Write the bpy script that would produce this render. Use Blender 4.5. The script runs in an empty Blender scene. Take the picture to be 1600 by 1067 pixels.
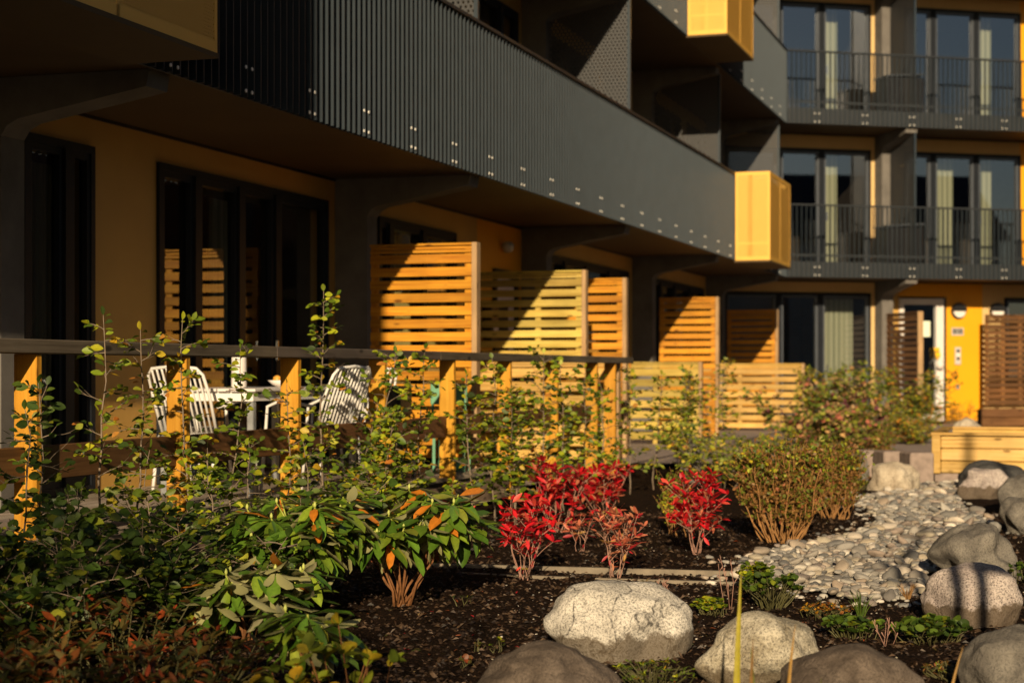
import bpy, math, random
import numpy as np
from mathutils import Vector, Matrix, noise
R = math.radians
rnd = random.Random(7)
S = bpy.context.scene
C = S.collection

# ------------------------------------------------------------------ camera
F = 2700.0; HY = 579.0; EYE = 1.15           # focal length and horizon in pixels of the 1600 px photograph
cam = bpy.data.cameras.new('camera'); camo = bpy.data.objects.new('camera', cam); C.objects.link(camo)
camo.location = (0, 0, EYE); camo.rotation_euler = (R(90), 0, 0)
cam.sensor_width = 36; cam.lens = F / 1600 * 36
cam.shift_y = (HY - 533.5) / 1600
cam.clip_end = 500; cam.clip_start = 0.1
cam.dof.use_dof = True; cam.dof.focus_distance = 8.2; cam.dof.aperture_fstop = 2.9
S.camera = camo
# ------------------------------------------------------------------ light
SD = Vector((-.0752, -1.0264, .34)).normalized()
SUN_EL = math.asin(SD.z)
w = bpy.data.worlds.new("World"); S.world = w; w.use_nodes = True
nt = w.node_tree; bg = nt.nodes['Background']
sky = nt.nodes.new('ShaderNodeTexSky'); sky.sky_type = 'NISHITA'; sky.sun_disc = False
sky.sun_elevation = SUN_EL; sky.sun_rotation = math.atan2(SD.x, SD.y)
nt.links.new(sky.outputs[0], bg.inputs[0]); bg.inputs[1].default_value = 0.05
sl = bpy.data.lights.new('sun', 'SUN'); slo = bpy.data.objects.new('sun', sl); C.objects.link(slo)
sl.energy = 5.0; sl.angle = R(0.5); sl.color = (1.0, .80, .535)
slo.rotation_euler = SD.to_track_quat('Z', 'Y').to_euler(); slo.location = (-2, -20, 12)
S.view_settings.view_transform = 'Standard'; S.view_settings.look = 'None'
S.view_settings.exposure = 0.25; S.view_settings.gamma = 1
S.view_settings.use_white_balance = True; S.view_settings.white_balance_temperature = 6900
S.render.engine = 'CYCLES'

# ------------------------------------------------------------------ pixel measures of the photograph -> world
def gp(x, y, z=0.0):                 # point of the ground plane z seen at pixel x, y
    Z = F * (EYE - z) / (y - HY); return ((x - 800) / F * Z, Z)
def at(x, Z): return (x - 800) / F * Z

def lin(c):
    if isinstance(c, (int, float)): c = (c, c, c)
    return tuple((v / 255 / 12.92) if v / 255 <= .04045 else ((v / 255 + .055) / 1.055) ** 2.4 for v in c)

# ------------------------------------------------------------------ materials
def newmat(name):
    m = bpy.data.materials.new(name); m.use_nodes = True
    n = m.node_tree; b = n.nodes['Principled BSDF']; return m, n, b
def N(n, t, **kw):
    x = n.nodes.new(t)
    for k, v in kw.items(): setattr(x, k, v)
    return x
def L(n, a, b): n.links.new(a, b)
def coords(n, scale=(1, 1, 1), kind='Object'):
    tc = N(n, 'ShaderNodeTexCoord'); mp = N(n, 'ShaderNodeMapping'); mp.inputs['Scale'].default_value = scale
    L(n, tc.outputs[kind], mp.inputs[0]); return mp.outputs[0]
def noise_n(n, vec, scale, detail=4, rough=.6, dist=0):
    x = N(n, 'ShaderNodeTexNoise'); L(n, vec, x.inputs['Vector'])
    x.inputs['Scale'].default_value = scale; x.inputs['Detail'].default_value = detail
    x.inputs['Roughness'].default_value = rough; x.inputs['Distortion'].default_value = dist
    return x.outputs['Fac']
def ramp(n, fac, stops):
    r = N(n, 'ShaderNodeValToRGB'); L(n, fac, r.inputs[0]); e = r.color_ramp.elements
    while len(e) < len(stops): e.new(.5)
    for i, (p, c) in enumerate(stops): e[i].position = p; e[i].color = (*c, 1)
    return r.outputs[0]
def mix(n, f, a, b, mode='MIX'):
    x = N(n, 'ShaderNodeMix', data_type='RGBA', blend_type=mode)
    for s, v in ((x.inputs[0], f), (x.inputs[6], a), (x.inputs[7], b)):
        if hasattr(v, 'links'): L(n, v, s)
        else: s.default_value = v if isinstance(v, (int, float)) else (*v, 1)
    return x.outputs[2]
def bump(n, b, h, strength=.3, dist=.01):
    x = N(n, 'ShaderNodeBump'); x.inputs['Strength'].default_value = strength; x.inputs['Distance'].default_value = dist
    L(n, h, x.inputs['Height']); L(n, x.outputs[0], b.inputs['Normal'])
def vcol(n): 
    a = N(n, 'ShaderNodeAttribute'); a.attribute_name = 'Col'; return a.outputs['Color']

M = {}
def wood(name, c1, c2, dark, rough=.6, axis=0, weather=0, tint=1):
    m, n, b = newmat(name)
    sc = [38, 38, 38]; sc[axis] = 1.6
    v = coords(n, tuple(sc)); g = noise_n(n, v, 1, 5, .62, .6)
    col = ramp(n, g, [(.28, dark), (.45, c2), (.7, c1)])
    sc2 = [9, 9, 9]; sc2[axis] = 3.2
    vo = N(n, 'ShaderNodeTexVoronoi'); L(n, coords(n, tuple(sc2)), vo.inputs['Vector']); vo.inputs['Scale'].default_value = 1.0
    kn = ramp(n, vo.outputs['Distance'], [(.0, (1, 1, 1)), (.10, (.8, .8, .8)), (.16, (0, 0, 0))])
    col = mix(n, kn, col, tuple(x * .45 for x in dark))
    big = ramp(n, noise_n(n, coords(n, (1.7, 1.7, 1.7)), 1, 3), [(.3, (.72, .72, .72)), (.7, (1.12, 1.1, 1.08))])
    col = mix(n, 1, col, big, 'MULTIPLY')
    if weather:
        wv = ramp(n, noise_n(n, coords(n, (2, 2, 5)), 1.2, 5), [(.4, (0, 0, 0)), (.65, (weather,) * 3)])
        col = mix(n, wv, col, lin((120, 108, 98)))
    if tint: col = mix(n, 1, col, vcol(n), 'MULTIPLY')
    L(n, col, b.inputs['Base Color']); b.inputs['Roughness'].default_value = rough; b.inputs['Specular IOR Level'].default_value = .25
    bump(n, b, g, .35, .004); M[name] = m
for nm, a in (('wood_orange', 0), ('wood_orange_v', 2)):
    wood(nm, (.66, .315, .03), (.54, .225, .016), (.34, .115, .008), .5, a)
for nm, a in (('wood_yellow', 0), ('wood_yellow_v', 2)):
    wood(nm, (.58, .45, .13), (.48, .35, .08), (.30, .20, .04), .6, a)
for nm, a in (('wood_pale', 0), ('wood_pale_v', 2)):
    wood(nm, (.72, .50, .18), (.62, .39, .11), (.42, .24, .06), .6, a)
wood('wood_post', (.68, .36, .045), (.56, .27, .025), (.33, .13, .015), .6, 2)
wood('wood_tan_v', (.50, .34, .19), (.42, .27, .14), (.26, .15, .07), .7, 2)
wood('wood_endgrain', (.36, .27, .19), (.28, .2, .14), (.16, .11, .07), .75, 2)
wood('wood_grey', (.155, .128, .105), (.11, .088, .07), (.05, .036, .027), .75, 0)
wood('wood_brown', (.20, .10, .042), (.14, .066, .026), (.07, .03, .012), .6, 0)
wood('wood_brown_v', (.40, .2, .085), (.3, .14, .05), (.16, .07, .02), .6, 2)
wood('deck_wood', (.44, .38, .33), (.35, .295, .25), (.12, .09, .075), .75, 0, .5)
wood('wood_planter', (.70, .50, .20), (.6, .4, .13), (.38, .22, .06), .6, 0)

def plain(name, col, rough=.5, metal=0, nscale=6, var=.18, bstr=.0, bscale=60, spec=.5, tint=0):
    m, n, b = newmat(name)
    v = coords(n); f = noise_n(n, v, nscale, 5)
    c = ramp(n, f, [(.3, tuple(x * (1 - var) for x in col)), (.7, tuple(min(1, x * (1 + var)) for x in col))])
    if tint: c = mix(n, 1, c, vcol(n), 'MULTIPLY')
    L(n, c, b.inputs['Base Color']); b.inputs['Roughness'].default_value = rough; b.inputs['Metallic'].default_value = metal
    b.inputs['Specular IOR Level'].default_value = spec
    if bstr: bump(n, b, noise_n(n, v, bscale, 4), bstr, .005)
    M[name] = m; return m
plain('concrete', (.150, .140, .130), .85, 0, 3, .22, .35, 90, spec=.12)
plain('concrete_dark', (.13, .125, .12), .85, 0, 3, .22, .3, 90, spec=.12)
plain('amber_panel', (.56, .33, .085), .5, 0, 2, .06)
plain('amber_door', (.86, .375, .010), .45, 0, 1.5, .04)
plain('cream_strip', (.66, .45, .20), .6, 0, 3, .05)
plain('soffit', (.10, .066, .034), .6, 0, 1.2, .12, .06, 25, spec=.12)
plain('anthracite', (.045, .05, .056), .42, .0, 5, .1)
plain('railing_metal', (.036, .050, .064), .36, .3, 4, .1)
plain('fascia_metal', (.026, .031, .037), .45, .2, 4, .1)
plain('frame_black', (.012, .015, .021), .5, 0, 5, .1, spec=.2)
plain('frame_grey', (.085, .098, .12), .4, .2, 5, .1)
plain('white_metal', (.78, .76, .73), .4, 0, 5, .04)
plain('white_paint', (.74, .70, .67), .5, 0, 5, .05)
plain('galvanised', (.42, .44, .46), .4, .6, 12, .2)
plain('steel_bright', (.75, .75, .75), .25, 1, 5, .05)
plain('bolt_head', (.85, .84, .8), .4, 0, 5, .05)
plain('black_paint', (.012, .012, .014), .4, 0, 5, .1)
plain('green_paint', (.10, .30, .17), .5, 0, 5, .1)
plain('terracotta', (.42, .17, .09), .8, 0, 8, .15)
plain('grey_plate', (.52, .51, .49), .45, .0, 5, .05)
plain('dark_text', (.03, .03, .03), .6)
plain('fruit', (.62, .30, .05), .5, 0, 20, .3)
plain('paper', (.72, .80, .66), .8, 0, 3, .03)
plain('yellow_tape', (.85, .48, .02), .5)
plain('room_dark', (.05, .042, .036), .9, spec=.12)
plain('render_pale', (.55, .50, .42), .9, 0, 1, .1, spec=.12)
plain('brick_dark', (.05, .03, .022), .9, 0, 3, .3, spec=.12)
plain('granite_block', (.28, .22, .19), .85, 0, 14, .25, .5, 60, spec=.12)
plain('edging', (.20, .165, .12), .7, 0, 8, .35, .3, 60)
plain('paving', (.30, .245, .22), .9, 0, 4, .15, .3, 80, spec=.12)
plain('stem_grey', (.20, .155, .115), .8, 0, 30, .3, .4, 120, spec=.12)
plain('stem_brown', (.30, .155, .06), .75, 0, 30, .3, .4, 120, spec=.12)
plain('stem_red', (.19, .085, .035), .7, 0, 30, .3, .4, 120, spec=.12)
plain('stem_green', (.30, .33, .05), .6, 0, 30, .2)
plain('stem_dark', (.07, .065, .02), .7, 0, 30, .2)
plain('stem_pink', (.36, .20, .15), .7, 0, 30, .2)
plain('bud_green', (.45, .50, .12), .5, 0, 60, .2)

# curtains: fold shading painted as darker and lighter stripes
m, n, b = newmat('curtain')
wv = N(n, 'ShaderNodeTexWave'); L(n, coords(n, (1, 0, 0)), wv.inputs['Vector']); wv.inputs['Scale'].default_value = 2.6; wv.inputs['Distortion'].default_value = 1.5
L(n, ramp(n, wv.outputs['Fac'], [(0, (.22, .24, .17)), (1, (.38, .39, .29))]), b.inputs['Base Color']); b.inputs['Roughness'].default_value = .9
M['curtain'] = m
# glass
m, n, b = newmat('window_glass')
n.nodes.remove(b); out = n.nodes['Material Output']
tr = N(n, 'ShaderNodeBsdfTransparent'); tr.inputs[0].default_value = (.86, .88, .88, 1)
gl = N(n, 'ShaderNodeBsdfGlossy'); gl.inputs['Roughness'].default_value = .015; gl.inputs[0].default_value = (.80, .88, 1, 1)
ge = N(n, 'ShaderNodeNewGeometry'); dt = N(n, 'ShaderNodeVectorMath', operation='DOT_PRODUCT'); L(n, ge.outputs['Incoming'], dt.inputs[0]); L(n, ge.outputs['Normal'], dt.inputs[1])
ab = N(n, 'ShaderNodeMath', operation='ABSOLUTE'); L(n, dt.outputs['Value'], ab.inputs[0])
om = N(n, 'ShaderNodeMath', operation='SUBTRACT'); om.inputs[0].default_value = 1; L(n, ab.outputs[0], om.inputs[1])
pw = N(n, 'ShaderNodeMath', operation='POWER'); L(n, om.outputs[0], pw.inputs[0]); pw.inputs[1].default_value = 4
fr = N(n, 'ShaderNodeMath', operation='MULTIPLY_ADD'); L(n, pw.outputs[0], fr.inputs[0]); fr.inputs[1].default_value = .75; fr.inputs[2].default_value = .2
ms = N(n, 'ShaderNodeMixShader'); L(n, fr.outputs[0], ms.inputs[0]); L(n, tr.outputs[0], ms.inputs[1]); L(n, gl.outputs[0], ms.inputs[2])
L(n, ms.outputs[0], out.inputs[0]); M['window_glass'] = m

def perforated(name, col, pitch, hole, rough=.45, metal=.2):
    m, n, b = newmat(name); out = n.nodes['Material Output']
    b.inputs['Base Color'].default_value = (*col, 1); b.inputs['Roughness'].default_value = rough; b.inputs['Metallic'].default_value = metal
    tc = N(n, 'ShaderNodeTexCoord'); sp = N(n, 'ShaderNodeSeparateXYZ'); L(n, tc.outputs['Object'], sp.inputs[0])
    ad = N(n, 'ShaderNodeMath', operation='ADD'); L(n, sp.outputs[0], ad.inputs[0]); L(n, sp.outputs[1], ad.inputs[1])
    def math_(op, a, b2=None):
        x = N(n, 'ShaderNodeMath', operation=op)
        for i, v in enumerate((a, b2)):
            if v is None: continue
            if hasattr(v, 'links'): L(n, v, x.inputs[i])
            else: x.inputs[i].default_value = v
        return x.outputs[0]
    vz = math_('DIVIDE', sp.outputs[2], pitch * .866)
    row = math_('FLOOR', vz); half = math_('MULTIPLY', math_('MODULO', math_('ABSOLUTE', row), 2.0), .5)
    hx = math_('ADD', math_('DIVIDE', ad.outputs[0], pitch), half)
    fx = math_('SUBTRACT', math_('FRACT', hx), .5); fz = math_('SUBTRACT', math_('FRACT', vz), .5)
    d = math_('SQRT', math_('ADD', math_('MULTIPLY', fx, fx), math_('MULTIPLY', math_('MULTIPLY', fz, fz), .75)))
    h = math_('LESS_THAN', d, hole)
    tr = N(n, 'ShaderNodeBsdfTransparent'); ms = N(n, 'ShaderNodeMixShader')
    L(n, h, ms.inputs[0]); L(n, b.outputs[0], ms.inputs[1]); L(n, tr.outputs[0], ms.inputs[2]); L(n, ms.outputs[0], out.inputs[0])
    M[name] = m
perforated('perforated_dark', (.05, .052, .056), .05, .30)
perforated('perforated_yellow', (.76, .44, .085), .022, .27)
plain('yellow_metal', (.80, .46, .085), .42, .15, 4, .04)

# leaves: colour per leaf, pale underside
def leafmat(name, under=None, rough=.45, trans=.25, spec=.5):
    m, n, b = newmat(name); out = n.nodes['Material Output']
    c = vcol(n)
    c2 = mix(n, 1, c, ramp(n, noise_n(n, coords(n), 55, 3), [(.3, (.78, .78, .74)), (.75, (1.12, 1.1, 1.05))]), 'MULTIPLY')
    if under is not None:
        g = N(n, 'ShaderNodeNewGeometry'); c2 = mix(n, g.outputs['Backfacing'], c2, under)
    L(n, c2, b.inputs['Base Color']); b.inputs['Roughness'].default_value = rough; b.inputs['Specular IOR Level'].default_value = spec
    t = N(n, 'ShaderNodeBsdfTranslucent'); L(n, c2, t.inputs[0]); ms = N(n, 'ShaderNodeMixShader'); ms.inputs[0].default_value = trans
    L(n, b.outputs[0], ms.inputs[1]); L(n, t.outputs[0], ms.inputs[2]); L(n, ms.outputs[0], out.inputs[0])
    M[name] = m
leafmat('leaf', None, .5, .28, .4)
leafmat('leaf_glossy', (.32, .31, .14), .28, .1, .5)

# soil
m, n, b = newmat('soil')
v = coords(n); a = noise_n(n, v, 9, 8, .7); bb = noise_n(n, v, 90, 6, .75)
vo = N(n, 'ShaderNodeTexVoronoi'); L(n, v, vo.inputs['Vector']); vo.inputs['Scale'].default_value = 65
c = ramp(n, bb, [(.38, (.004, .002, .001)), (.5, (.018, .009, .005)), (.6, (.042, .022, .012)), (.68, (.11, .068, .042))])
c = mix(n, 1, c, ramp(n, a, [(.3, (.6, .6, .6)), (.7, (1.25, 1.2, 1.1))]), 'MULTIPLY')
L(n, c, b.inputs['Base Color']); b.inputs['Roughness'].default_value = .95; b.inputs['Specular IOR Level'].default_value = .08
ad = N(n, 'ShaderNodeMath', operation='ADD'); L(n, bb, ad.inputs[0]); L(n, vo.outputs['Distance'], ad.inputs[1])
bump(n, b, ad.outputs[0], 1, .02); M['soil'] = m

# stones
def stone(name, c1, c2, dark, speck, stain=0, vein=0, sc=1, stain_z=-.05, band=0):
    m, n, b = newmat(name); v = coords(n)
    big = noise_n(n, v, 7 * sc, 6, .65, .4); fine = noise_n(n, v, 120, 5, .8)
    c = ramp(n, big, [(.32, c2), (.62, c1)])
    sp = ramp(n, fine, [(.40, (speck, speck, speck)), (.52, (0, 0, 0))])
    c = mix(n, sp, c, dark)
    if vein:
        wv = N(n, 'ShaderNodeTexWave'); L(n, v, wv.inputs['Vector']); wv.inputs['Scale'].default_value = 1.3; wv.inputs['Distortion'].default_value = 14
        wv.inputs['Detail'].default_value = 4; wv.inputs['Detail Scale'].default_value = 2.2
        vm = mix(n, 1, ramp(n, wv.outputs['Fac'], [(.0, (vein,) * 3), (.012, (vein * .7,) * 3), (.035, (0, 0, 0))]), ramp(n, noise_n(n, v, 26, 5, .8), [(.42, (0, 0, 0)), (.55, (1, 1, 1))]), 'MULTIPLY')
        c = mix(n, vm, c, dark)
    if stain:
        sx = N(n, 'ShaderNodeSeparateXYZ'); L(n, v, sx.inputs[0])
        ma = N(n, 'ShaderNodeMath', operation='MULTIPLY_ADD'); L(n, noise_n(n, v, 9, 6, .7), ma.inputs[0]); ma.inputs[1].default_value = -.16; L(n, sx.outputs[2], ma.inputs[2])
        c = mix(n, ramp(n, ma.outputs[0], [(.0, (stain,) * 3), (.03, (0, 0, 0))]) if False else ramp_shift(n, ma.outputs[0], stain_z, stain), c, tuple(x * .8 for x in lin((92, 78, 60))))
    L(n, c, b.inputs['Base Color']); b.inputs['Roughness'].default_value = .85
    ad = N(n, 'ShaderNodeMath', operation='MULTIPLY_ADD'); L(n, fine, ad.inputs[0]); ad.inputs[1].default_value = .25; L(n, big, ad.inputs[2])
    cr = N(n, 'ShaderNodeTexVoronoi', feature='DISTANCE_TO_EDGE'); L(n, mix_vec(n, v), cr.inputs['Vector']); cr.inputs['Scale'].default_value = 4.5
    ck = N(n, 'ShaderNodeMapRange'); L(n, cr.outputs['Distance'], ck.inputs[0]); ck.inputs[1].default_value = 0; ck.inputs[2].default_value = .025
    a2 = N(n, 'ShaderNodeMath', operation='MULTIPLY_ADD'); L(n, ck.outputs[0], a2.inputs[0]); a2.inputs[1].default_value = .13; L(n, ad.outputs[0], a2.inputs[2])
    b.inputs['Specular IOR Level'].default_value = .2; bump(n, b, a2.outputs[0], .8, .025); M[name] = m
def mix_vec(n, v):
    tx = N(n, 'ShaderNodeTexNoise'); L(n, v, tx.inputs['Vector']); tx.inputs['Scale'].default_value = 5; tx.inputs['Detail'].default_value = 4
    a = N(n, 'ShaderNodeVectorMath', operation='MULTIPLY_ADD'); L(n, tx.outputs['Color'], a.inputs[0]); a.inputs[1].default_value = (.35, .35, .35); L(n, v, a.inputs[2]); return a.outputs[0]
def ramp_shift(n, v, z0, stain):
    mr = N(n, 'ShaderNodeMapRange'); L(n, v, mr.inputs[0]); mr.inputs[1].default_value = z0 - .008; mr.inputs[2].default_value = z0 + .008
    mr.inputs[3].default_value = stain; mr.inputs[4].default_value = 0; return mr.outputs[0]
stone('stone_white', (.72, .68, .61), (.46, .43, .38), (.07, .065, .06), .8, .8, .95, 1, -.085)
stone('stone_lichen', (.58, .53, .42), (.25, .21, .14), (.05, .045, .04), .8, .75, 0, 1.6, -.09)
stone('stone_brown', (.19, .15, .12), (.06, .045, .035), (.03, .025, .02), .6, 0, 0, .9)
stone('stone_dark', (.24, .22, .19), (.10, .09, .08), (.04, .04, .04), .6, 0, .3, 1)
stone('stone_pink', (.56, .49, .45), (.36, .30, .28), (.07, .06, .06), .9, .85, 0, 1, -.07)
stone('stone_cream', (.62, .54, .42), (.38, .31, .23), (.10, .08, .06), .6, 0, .5, 1)
stone('stone_black', (.07, .07, .07), (.04, .04, .04), (.3, .28, .25), .12, 0, .2, 1)
m, n, b = newmat('pebble'); v = coords(n)
c = mix(n, 1, vcol(n), ramp(n, noise_n(n, v, 45, 5, .7), [(.3, (.65, .65, .65)), (.7, (1.1, 1.1, 1.1))]), 'MULTIPLY')
oi = N(n, 'ShaderNodeObjectInfo')
c = mix(n, 1, c, ramp(n, oi.outputs['Random'], [(0, (.55, .55, .56)), (.35, (.85, .8, .74)), (.6, (1.05, .95, .85)), (.8, (.8, .78, .75)), (1, (1.15, 1.1, 1.02))]), 'MULTIPLY')
L(n, c, b.inputs['Base Color']); b.inputs['Roughness'].default_value = .8; bump(n, b, noise_n(n, v, 60, 4), .3, .005); M['pebble'] = m

# ------------------------------------------------------------------ mesh builder and object helpers
class MB:
    def __init__(s): s.v = []; s.f = []; s.c = []; s.m = []
    def add(s, vs, fs, col=(1, 1, 1), mi=0):
        o = len(s.v); s.v += [tuple(x) for x in vs]; s.f += [tuple(i + o for i in f) for f in fs]
        s.c += [col] * len(vs); s.m += [mi] * len(fs)
    def box(s, x0, x1, y0, y1, z0, z1, col=None, bev=0, mi=0):
        if col is None: col = (1, 1, 1)
        if bev <= 0:
            vs = [(x, y, z) for z in (z0, z1) for x, y in ((x0, y0), (x1, y0), (x1, y1), (x0, y1))]
            s.add(vs, [(3, 2, 1, 0), (4, 5, 6, 7), (0, 1, 5, 4), (1, 2, 6, 5), (2, 3, 7, 6), (3, 0, 4, 7)], col, mi)
        else:
            b = min(bev, (x1 - x0) * .3, (y1 - y0) * .3, (z1 - z0) * .3); vs = []
            X = (x0, x1); Y = (y0, y1); Z = (z0, z1); idx = {}
            for i in (0, 1):
                for j in (0, 1):
                    for k in (0, 1):
                        sx = b if i == 0 else -b; sy = b if j == 0 else -b; sz = b if k == 0 else -b
                        for a, p in (('x', (X[i], Y[j] + sy, Z[k] + sz)), ('y', (X[i] + sx, Y[j], Z[k] + sz)), ('z', (X[i] + sx, Y[j] + sy, Z[k]))):
                            idx[(i, j, k, a)] = len(vs); vs.append(p)
            q = []
            for i in (0, 1):
                a = [idx[(i, 0, 0, 'x')], idx[(i, 1, 0, 'x')], idx[(i, 1, 1, 'x')], idx[(i, 0, 1, 'x')]]; q.append(a if i else a[::-1])
                a = [idx[(0, i, 0, 'y')], idx[(0, i, 1, 'y')], idx[(1, i, 1, 'y')], idx[(1, i, 0, 'y')]]; q.append(a if i else a[::-1])
                a = [idx[(0, 0, i, 'z')], idx[(1, 0, i, 'z')], idx[(1, 1, i, 'z')], idx[(0, 1, i, 'z')]]; q.append(a if i else a[::-1])
            for i in (0, 1):
                for j in (0, 1):
                    a = [idx[(i, j, 0, 'x')], idx[(i, j, 1, 'x')], idx[(i, j, 1, 'y')], idx[(i, j, 0, 'y')]]; q.append(a if i ^ j else a[::-1])
                    a = [idx[(i, 0, j, 'x')], idx[(i, 0, j, 'z')], idx[(i, 1, j, 'z')], idx[(i, 1, j, 'x')]]; q.append(a if not (i ^ j) else a[::-1])
                    a = [idx[(0, i, j, 'y')], idx[(1, i, j, 'y')], idx[(1, i, j, 'z')], idx[(0, i, j, 'z')]]; q.append(a if i ^ j else a[::-1])
                    for k in (0, 1): pass
            for i in (0, 1):
                for j in (0, 1):
                    for k in (0, 1):
                        a = [idx[(i, j, k, t)] for t in 'xyz']; q.append(a if (i + j + k) % 2 else a[::-1])
            s.add(vs, q, col, mi)
    def tube(s, pts, rad, seg=6, col=(1, 1, 1), cap=True):
        pts = [Vector(p) for p in pts]
        if isinstance(rad, (int, float)): rad = [rad] * len(pts)
        vs = []; up = Vector((0, 0, 1))
        for i, p in enumerate(pts):
            d = (pts[min(i + 1, len(pts) - 1)] - pts[max(i - 1, 0)]);
            if d.length < 1e-9: d = Vector((0, 0, 1))
            d.normalize(); a = d.cross(up if abs(d.z) < .95 else Vector((1, 0, 0))).normalized(); b = d.cross(a)
            for k in range(seg):
                t = 2 * math.pi * k / seg; vs.append(p + (a * math.cos(t) + b * math.sin(t)) * rad[i])
        fs = []
        for i in range(len(pts) - 1):
            for k in range(seg):
                k2 = (k + 1) % seg; fs.append((i * seg + k, i * seg + k2, (i + 1) * seg + k2, (i + 1) * seg + k))
        if cap: fs.append(tuple(range(seg))[::-1]); fs.append(tuple((len(pts) - 1) * seg + k for k in range(seg)))
        s.add(vs, fs, col)
    def lathe(s, prof, seg=20, cx=0, cy=0, col=(1, 1, 1)):
        vs = []
        for r, z in prof:
            for k in range(seg): t = 2 * math.pi * k / seg; vs.append((cx + r * math.cos(t), cy + r * math.sin(t), z))
        fs = [(i * seg + k, i * seg + (k + 1) % seg, (i + 1) * seg + (k + 1) % seg, (i + 1) * seg + k) for i in range(len(prof) - 1) for k in range(seg)]
        fs.append(tuple(range(seg))[::-1]); fs.append(tuple((len(prof) - 1) * seg + k for k in range(seg)))
        s.add(vs, fs, col)
    def prism(s, prof, y0, y1, axis='y', col=(1, 1, 1)):     # polygon in the x-z plane (or y-z) extruded
        nn = len(prof)
        if axis == 'y': vs = [(x, y0, z) for x, z in prof] + [(x, y1, z) for x, z in prof]
        else: vs = [(y0, x, z) for x, z in prof] + [(y1, x, z) for x, z in prof]
        fs = [tuple(range(nn)), tuple(range(2 * nn - 1, nn - 1, -1))] + [(i, i + nn, (i + 1) % nn + nn, (i + 1) % nn) for i in range(nn)]
        s.add(vs, fs, col)
    def build(s, name, mats, parent=None, loc=None, rotz=None, smooth=False, fix=True):
        me = bpy.data.meshes.new(name); me.from_pydata(s.v, [], s.f)
        ca = me.color_attributes.new('Col', 'FLOAT_COLOR', 'POINT')
        arr = np.ones((len(s.v), 4), dtype=np.float32); arr[:, :3] = np.array(s.c, dtype=np.float32); ca.data.foreach_set('color', arr.ravel())
        if isinstance(mats, str): mats = [mats]
        for q in mats: me.materials.append(M[q])
        if len(mats) > 1: me.polygons.foreach_set('material_index', s.m)
        if fix:
            import bmesh
            bm = bmesh.new(); bm.from_mesh(me); bmesh.ops.recalc_face_normals(bm, faces=bm.faces); bm.to_mesh(me); bm.free()
        if smooth: me.polygons.foreach_set('use_smooth', [True] * len(me.polygons))
        me.update(); o = bpy.data.objects.new(name, me); C.objects.link(o)
        if parent: o.parent = parent
        if loc is not None: o.location = loc
        if rotz is not None: o.rotation_euler = (0, 0, rotz)
        return o
def thing(name, label, cat, loc=(0, 0, 0), rotz=0, group=None):
    o = bpy.data.objects.new(name, None); C.objects.link(o); o.location = loc; o.rotation_euler = (0, 0, rotz)
    o.empty_display_size = .2; tag(o, label, cat, group); return o
def tag(o, label=None, cat=None, group=None, kind=None):
    if label: o['label'] = label
    if cat: o['category'] = cat
    if group: o['group'] = group
    if kind: o['kind'] = kind
    return o
def children(o): return [x for x in bpy.data.objects if x.parent == o]
def copy_tree(o, parent=None):
    kids = children(o); c = o.copy(); C.objects.link(c); c.parent = parent
    for k in kids: copy_tree(k, c)
    return c
def tone(a=.85, b=1.12):
    t = rnd.uniform(a, b); return (t, t * rnd.uniform(.95, 1.03), t * rnd.uniform(.88, 1.05))

# facade frames: local x along the wall, local -y out towards the garden
U = Vector((.3065, .9519, 0)); D = Vector((.9519, -.3065, 0)); O1 = Vector((-1.676, 16.34, 0)); A1 = math.atan2(U.y, U.x)
V = Vector((.9696, .2448, 0)); N2 = Vector((.2448, -.9696, 0)); O2 = Vector((4.1, 34.3, 0)); A2 = math.atan2(V.y, V.x)
def f1(s, d, z=0): p = O1 + U * s + D * d; return Vector((p.x, p.y, z))
def f2(t, e, z=0): p = O2 + V * t + N2 * e; return Vector((p.x, p.y, z))
def t2(x, e=0):      # distance along wing two of what is seen at pixel x, e metres in front of the wall
    r = (x - 800) / F; o = f2(0, e); return (r * o.y - o.x) / (V.x - r * V.y)
def s1(x, d=0):
    r = (x - 800) / F; o = f1(0, d); return (r * o.y - o.x) / (U.x - r * U.y)
DECK = .28; CE = 2.96; FH = 2.95; SLAB = .27; PD = 1.43     # deck level, first ceiling, storey height, slab, balcony depth
def ceil(k): return CE + FH * k
def floor_(k): return DECK if k == 0 else CE + FH * (k - 1) + SLAB
S_END = 18.87
def meet(d):   # where offset lines d of the two wings cross: (s, t)
    A = np.array([[U.x, -V.x], [U.y, -V.y]]); q = (O2 + N2 * d) - (O1 + D * d); r = np.linalg.solve(A, [q.x, q.y]); return r[0], r[1]
SC, TC = meet(PD)
NF = 4
# ------------------------------------------------------------------ setting
g = MB(); g.box(-80, 80, -60, 120, -.3, -.03); g.build('ground', 'soil'); tag(bpy.data.objects['ground'], kind='structure')
def soil_h(x, y):
    return .035 * noise.noise(Vector((x * .9, y * .9, 3))) + .018 * noise.noise(Vector((x * 4, y * 4, 1))) + .009 * noise.noise(Vector((x * 14, y * 14, 7)))
def grid(name, mat, x0, x1, y0, y1, nx, ny, hf, keep=lambda x, y: True):
    q = MB(); vs = []; 
    for j in range(ny + 1):
        for i in range(nx + 1):
            x = x0 + (x1 - x0) * i / nx; y = y0 + (y1 - y0) * j / ny; vs.append((x, y, hf(x, y)))
    fs = [(j * (nx + 1) + i, j * (nx + 1) + i + 1, (j + 1) * (nx + 1) + i + 1, (j + 1) * (nx + 1) + i) for j in range(ny) for i in range(nx) if keep(vs[j * (nx + 1) + i][0], vs[j * (nx + 1) + i][1])]
    q.add(vs, fs); return q.build(name, mat, smooth=True, fix=False)
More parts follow.
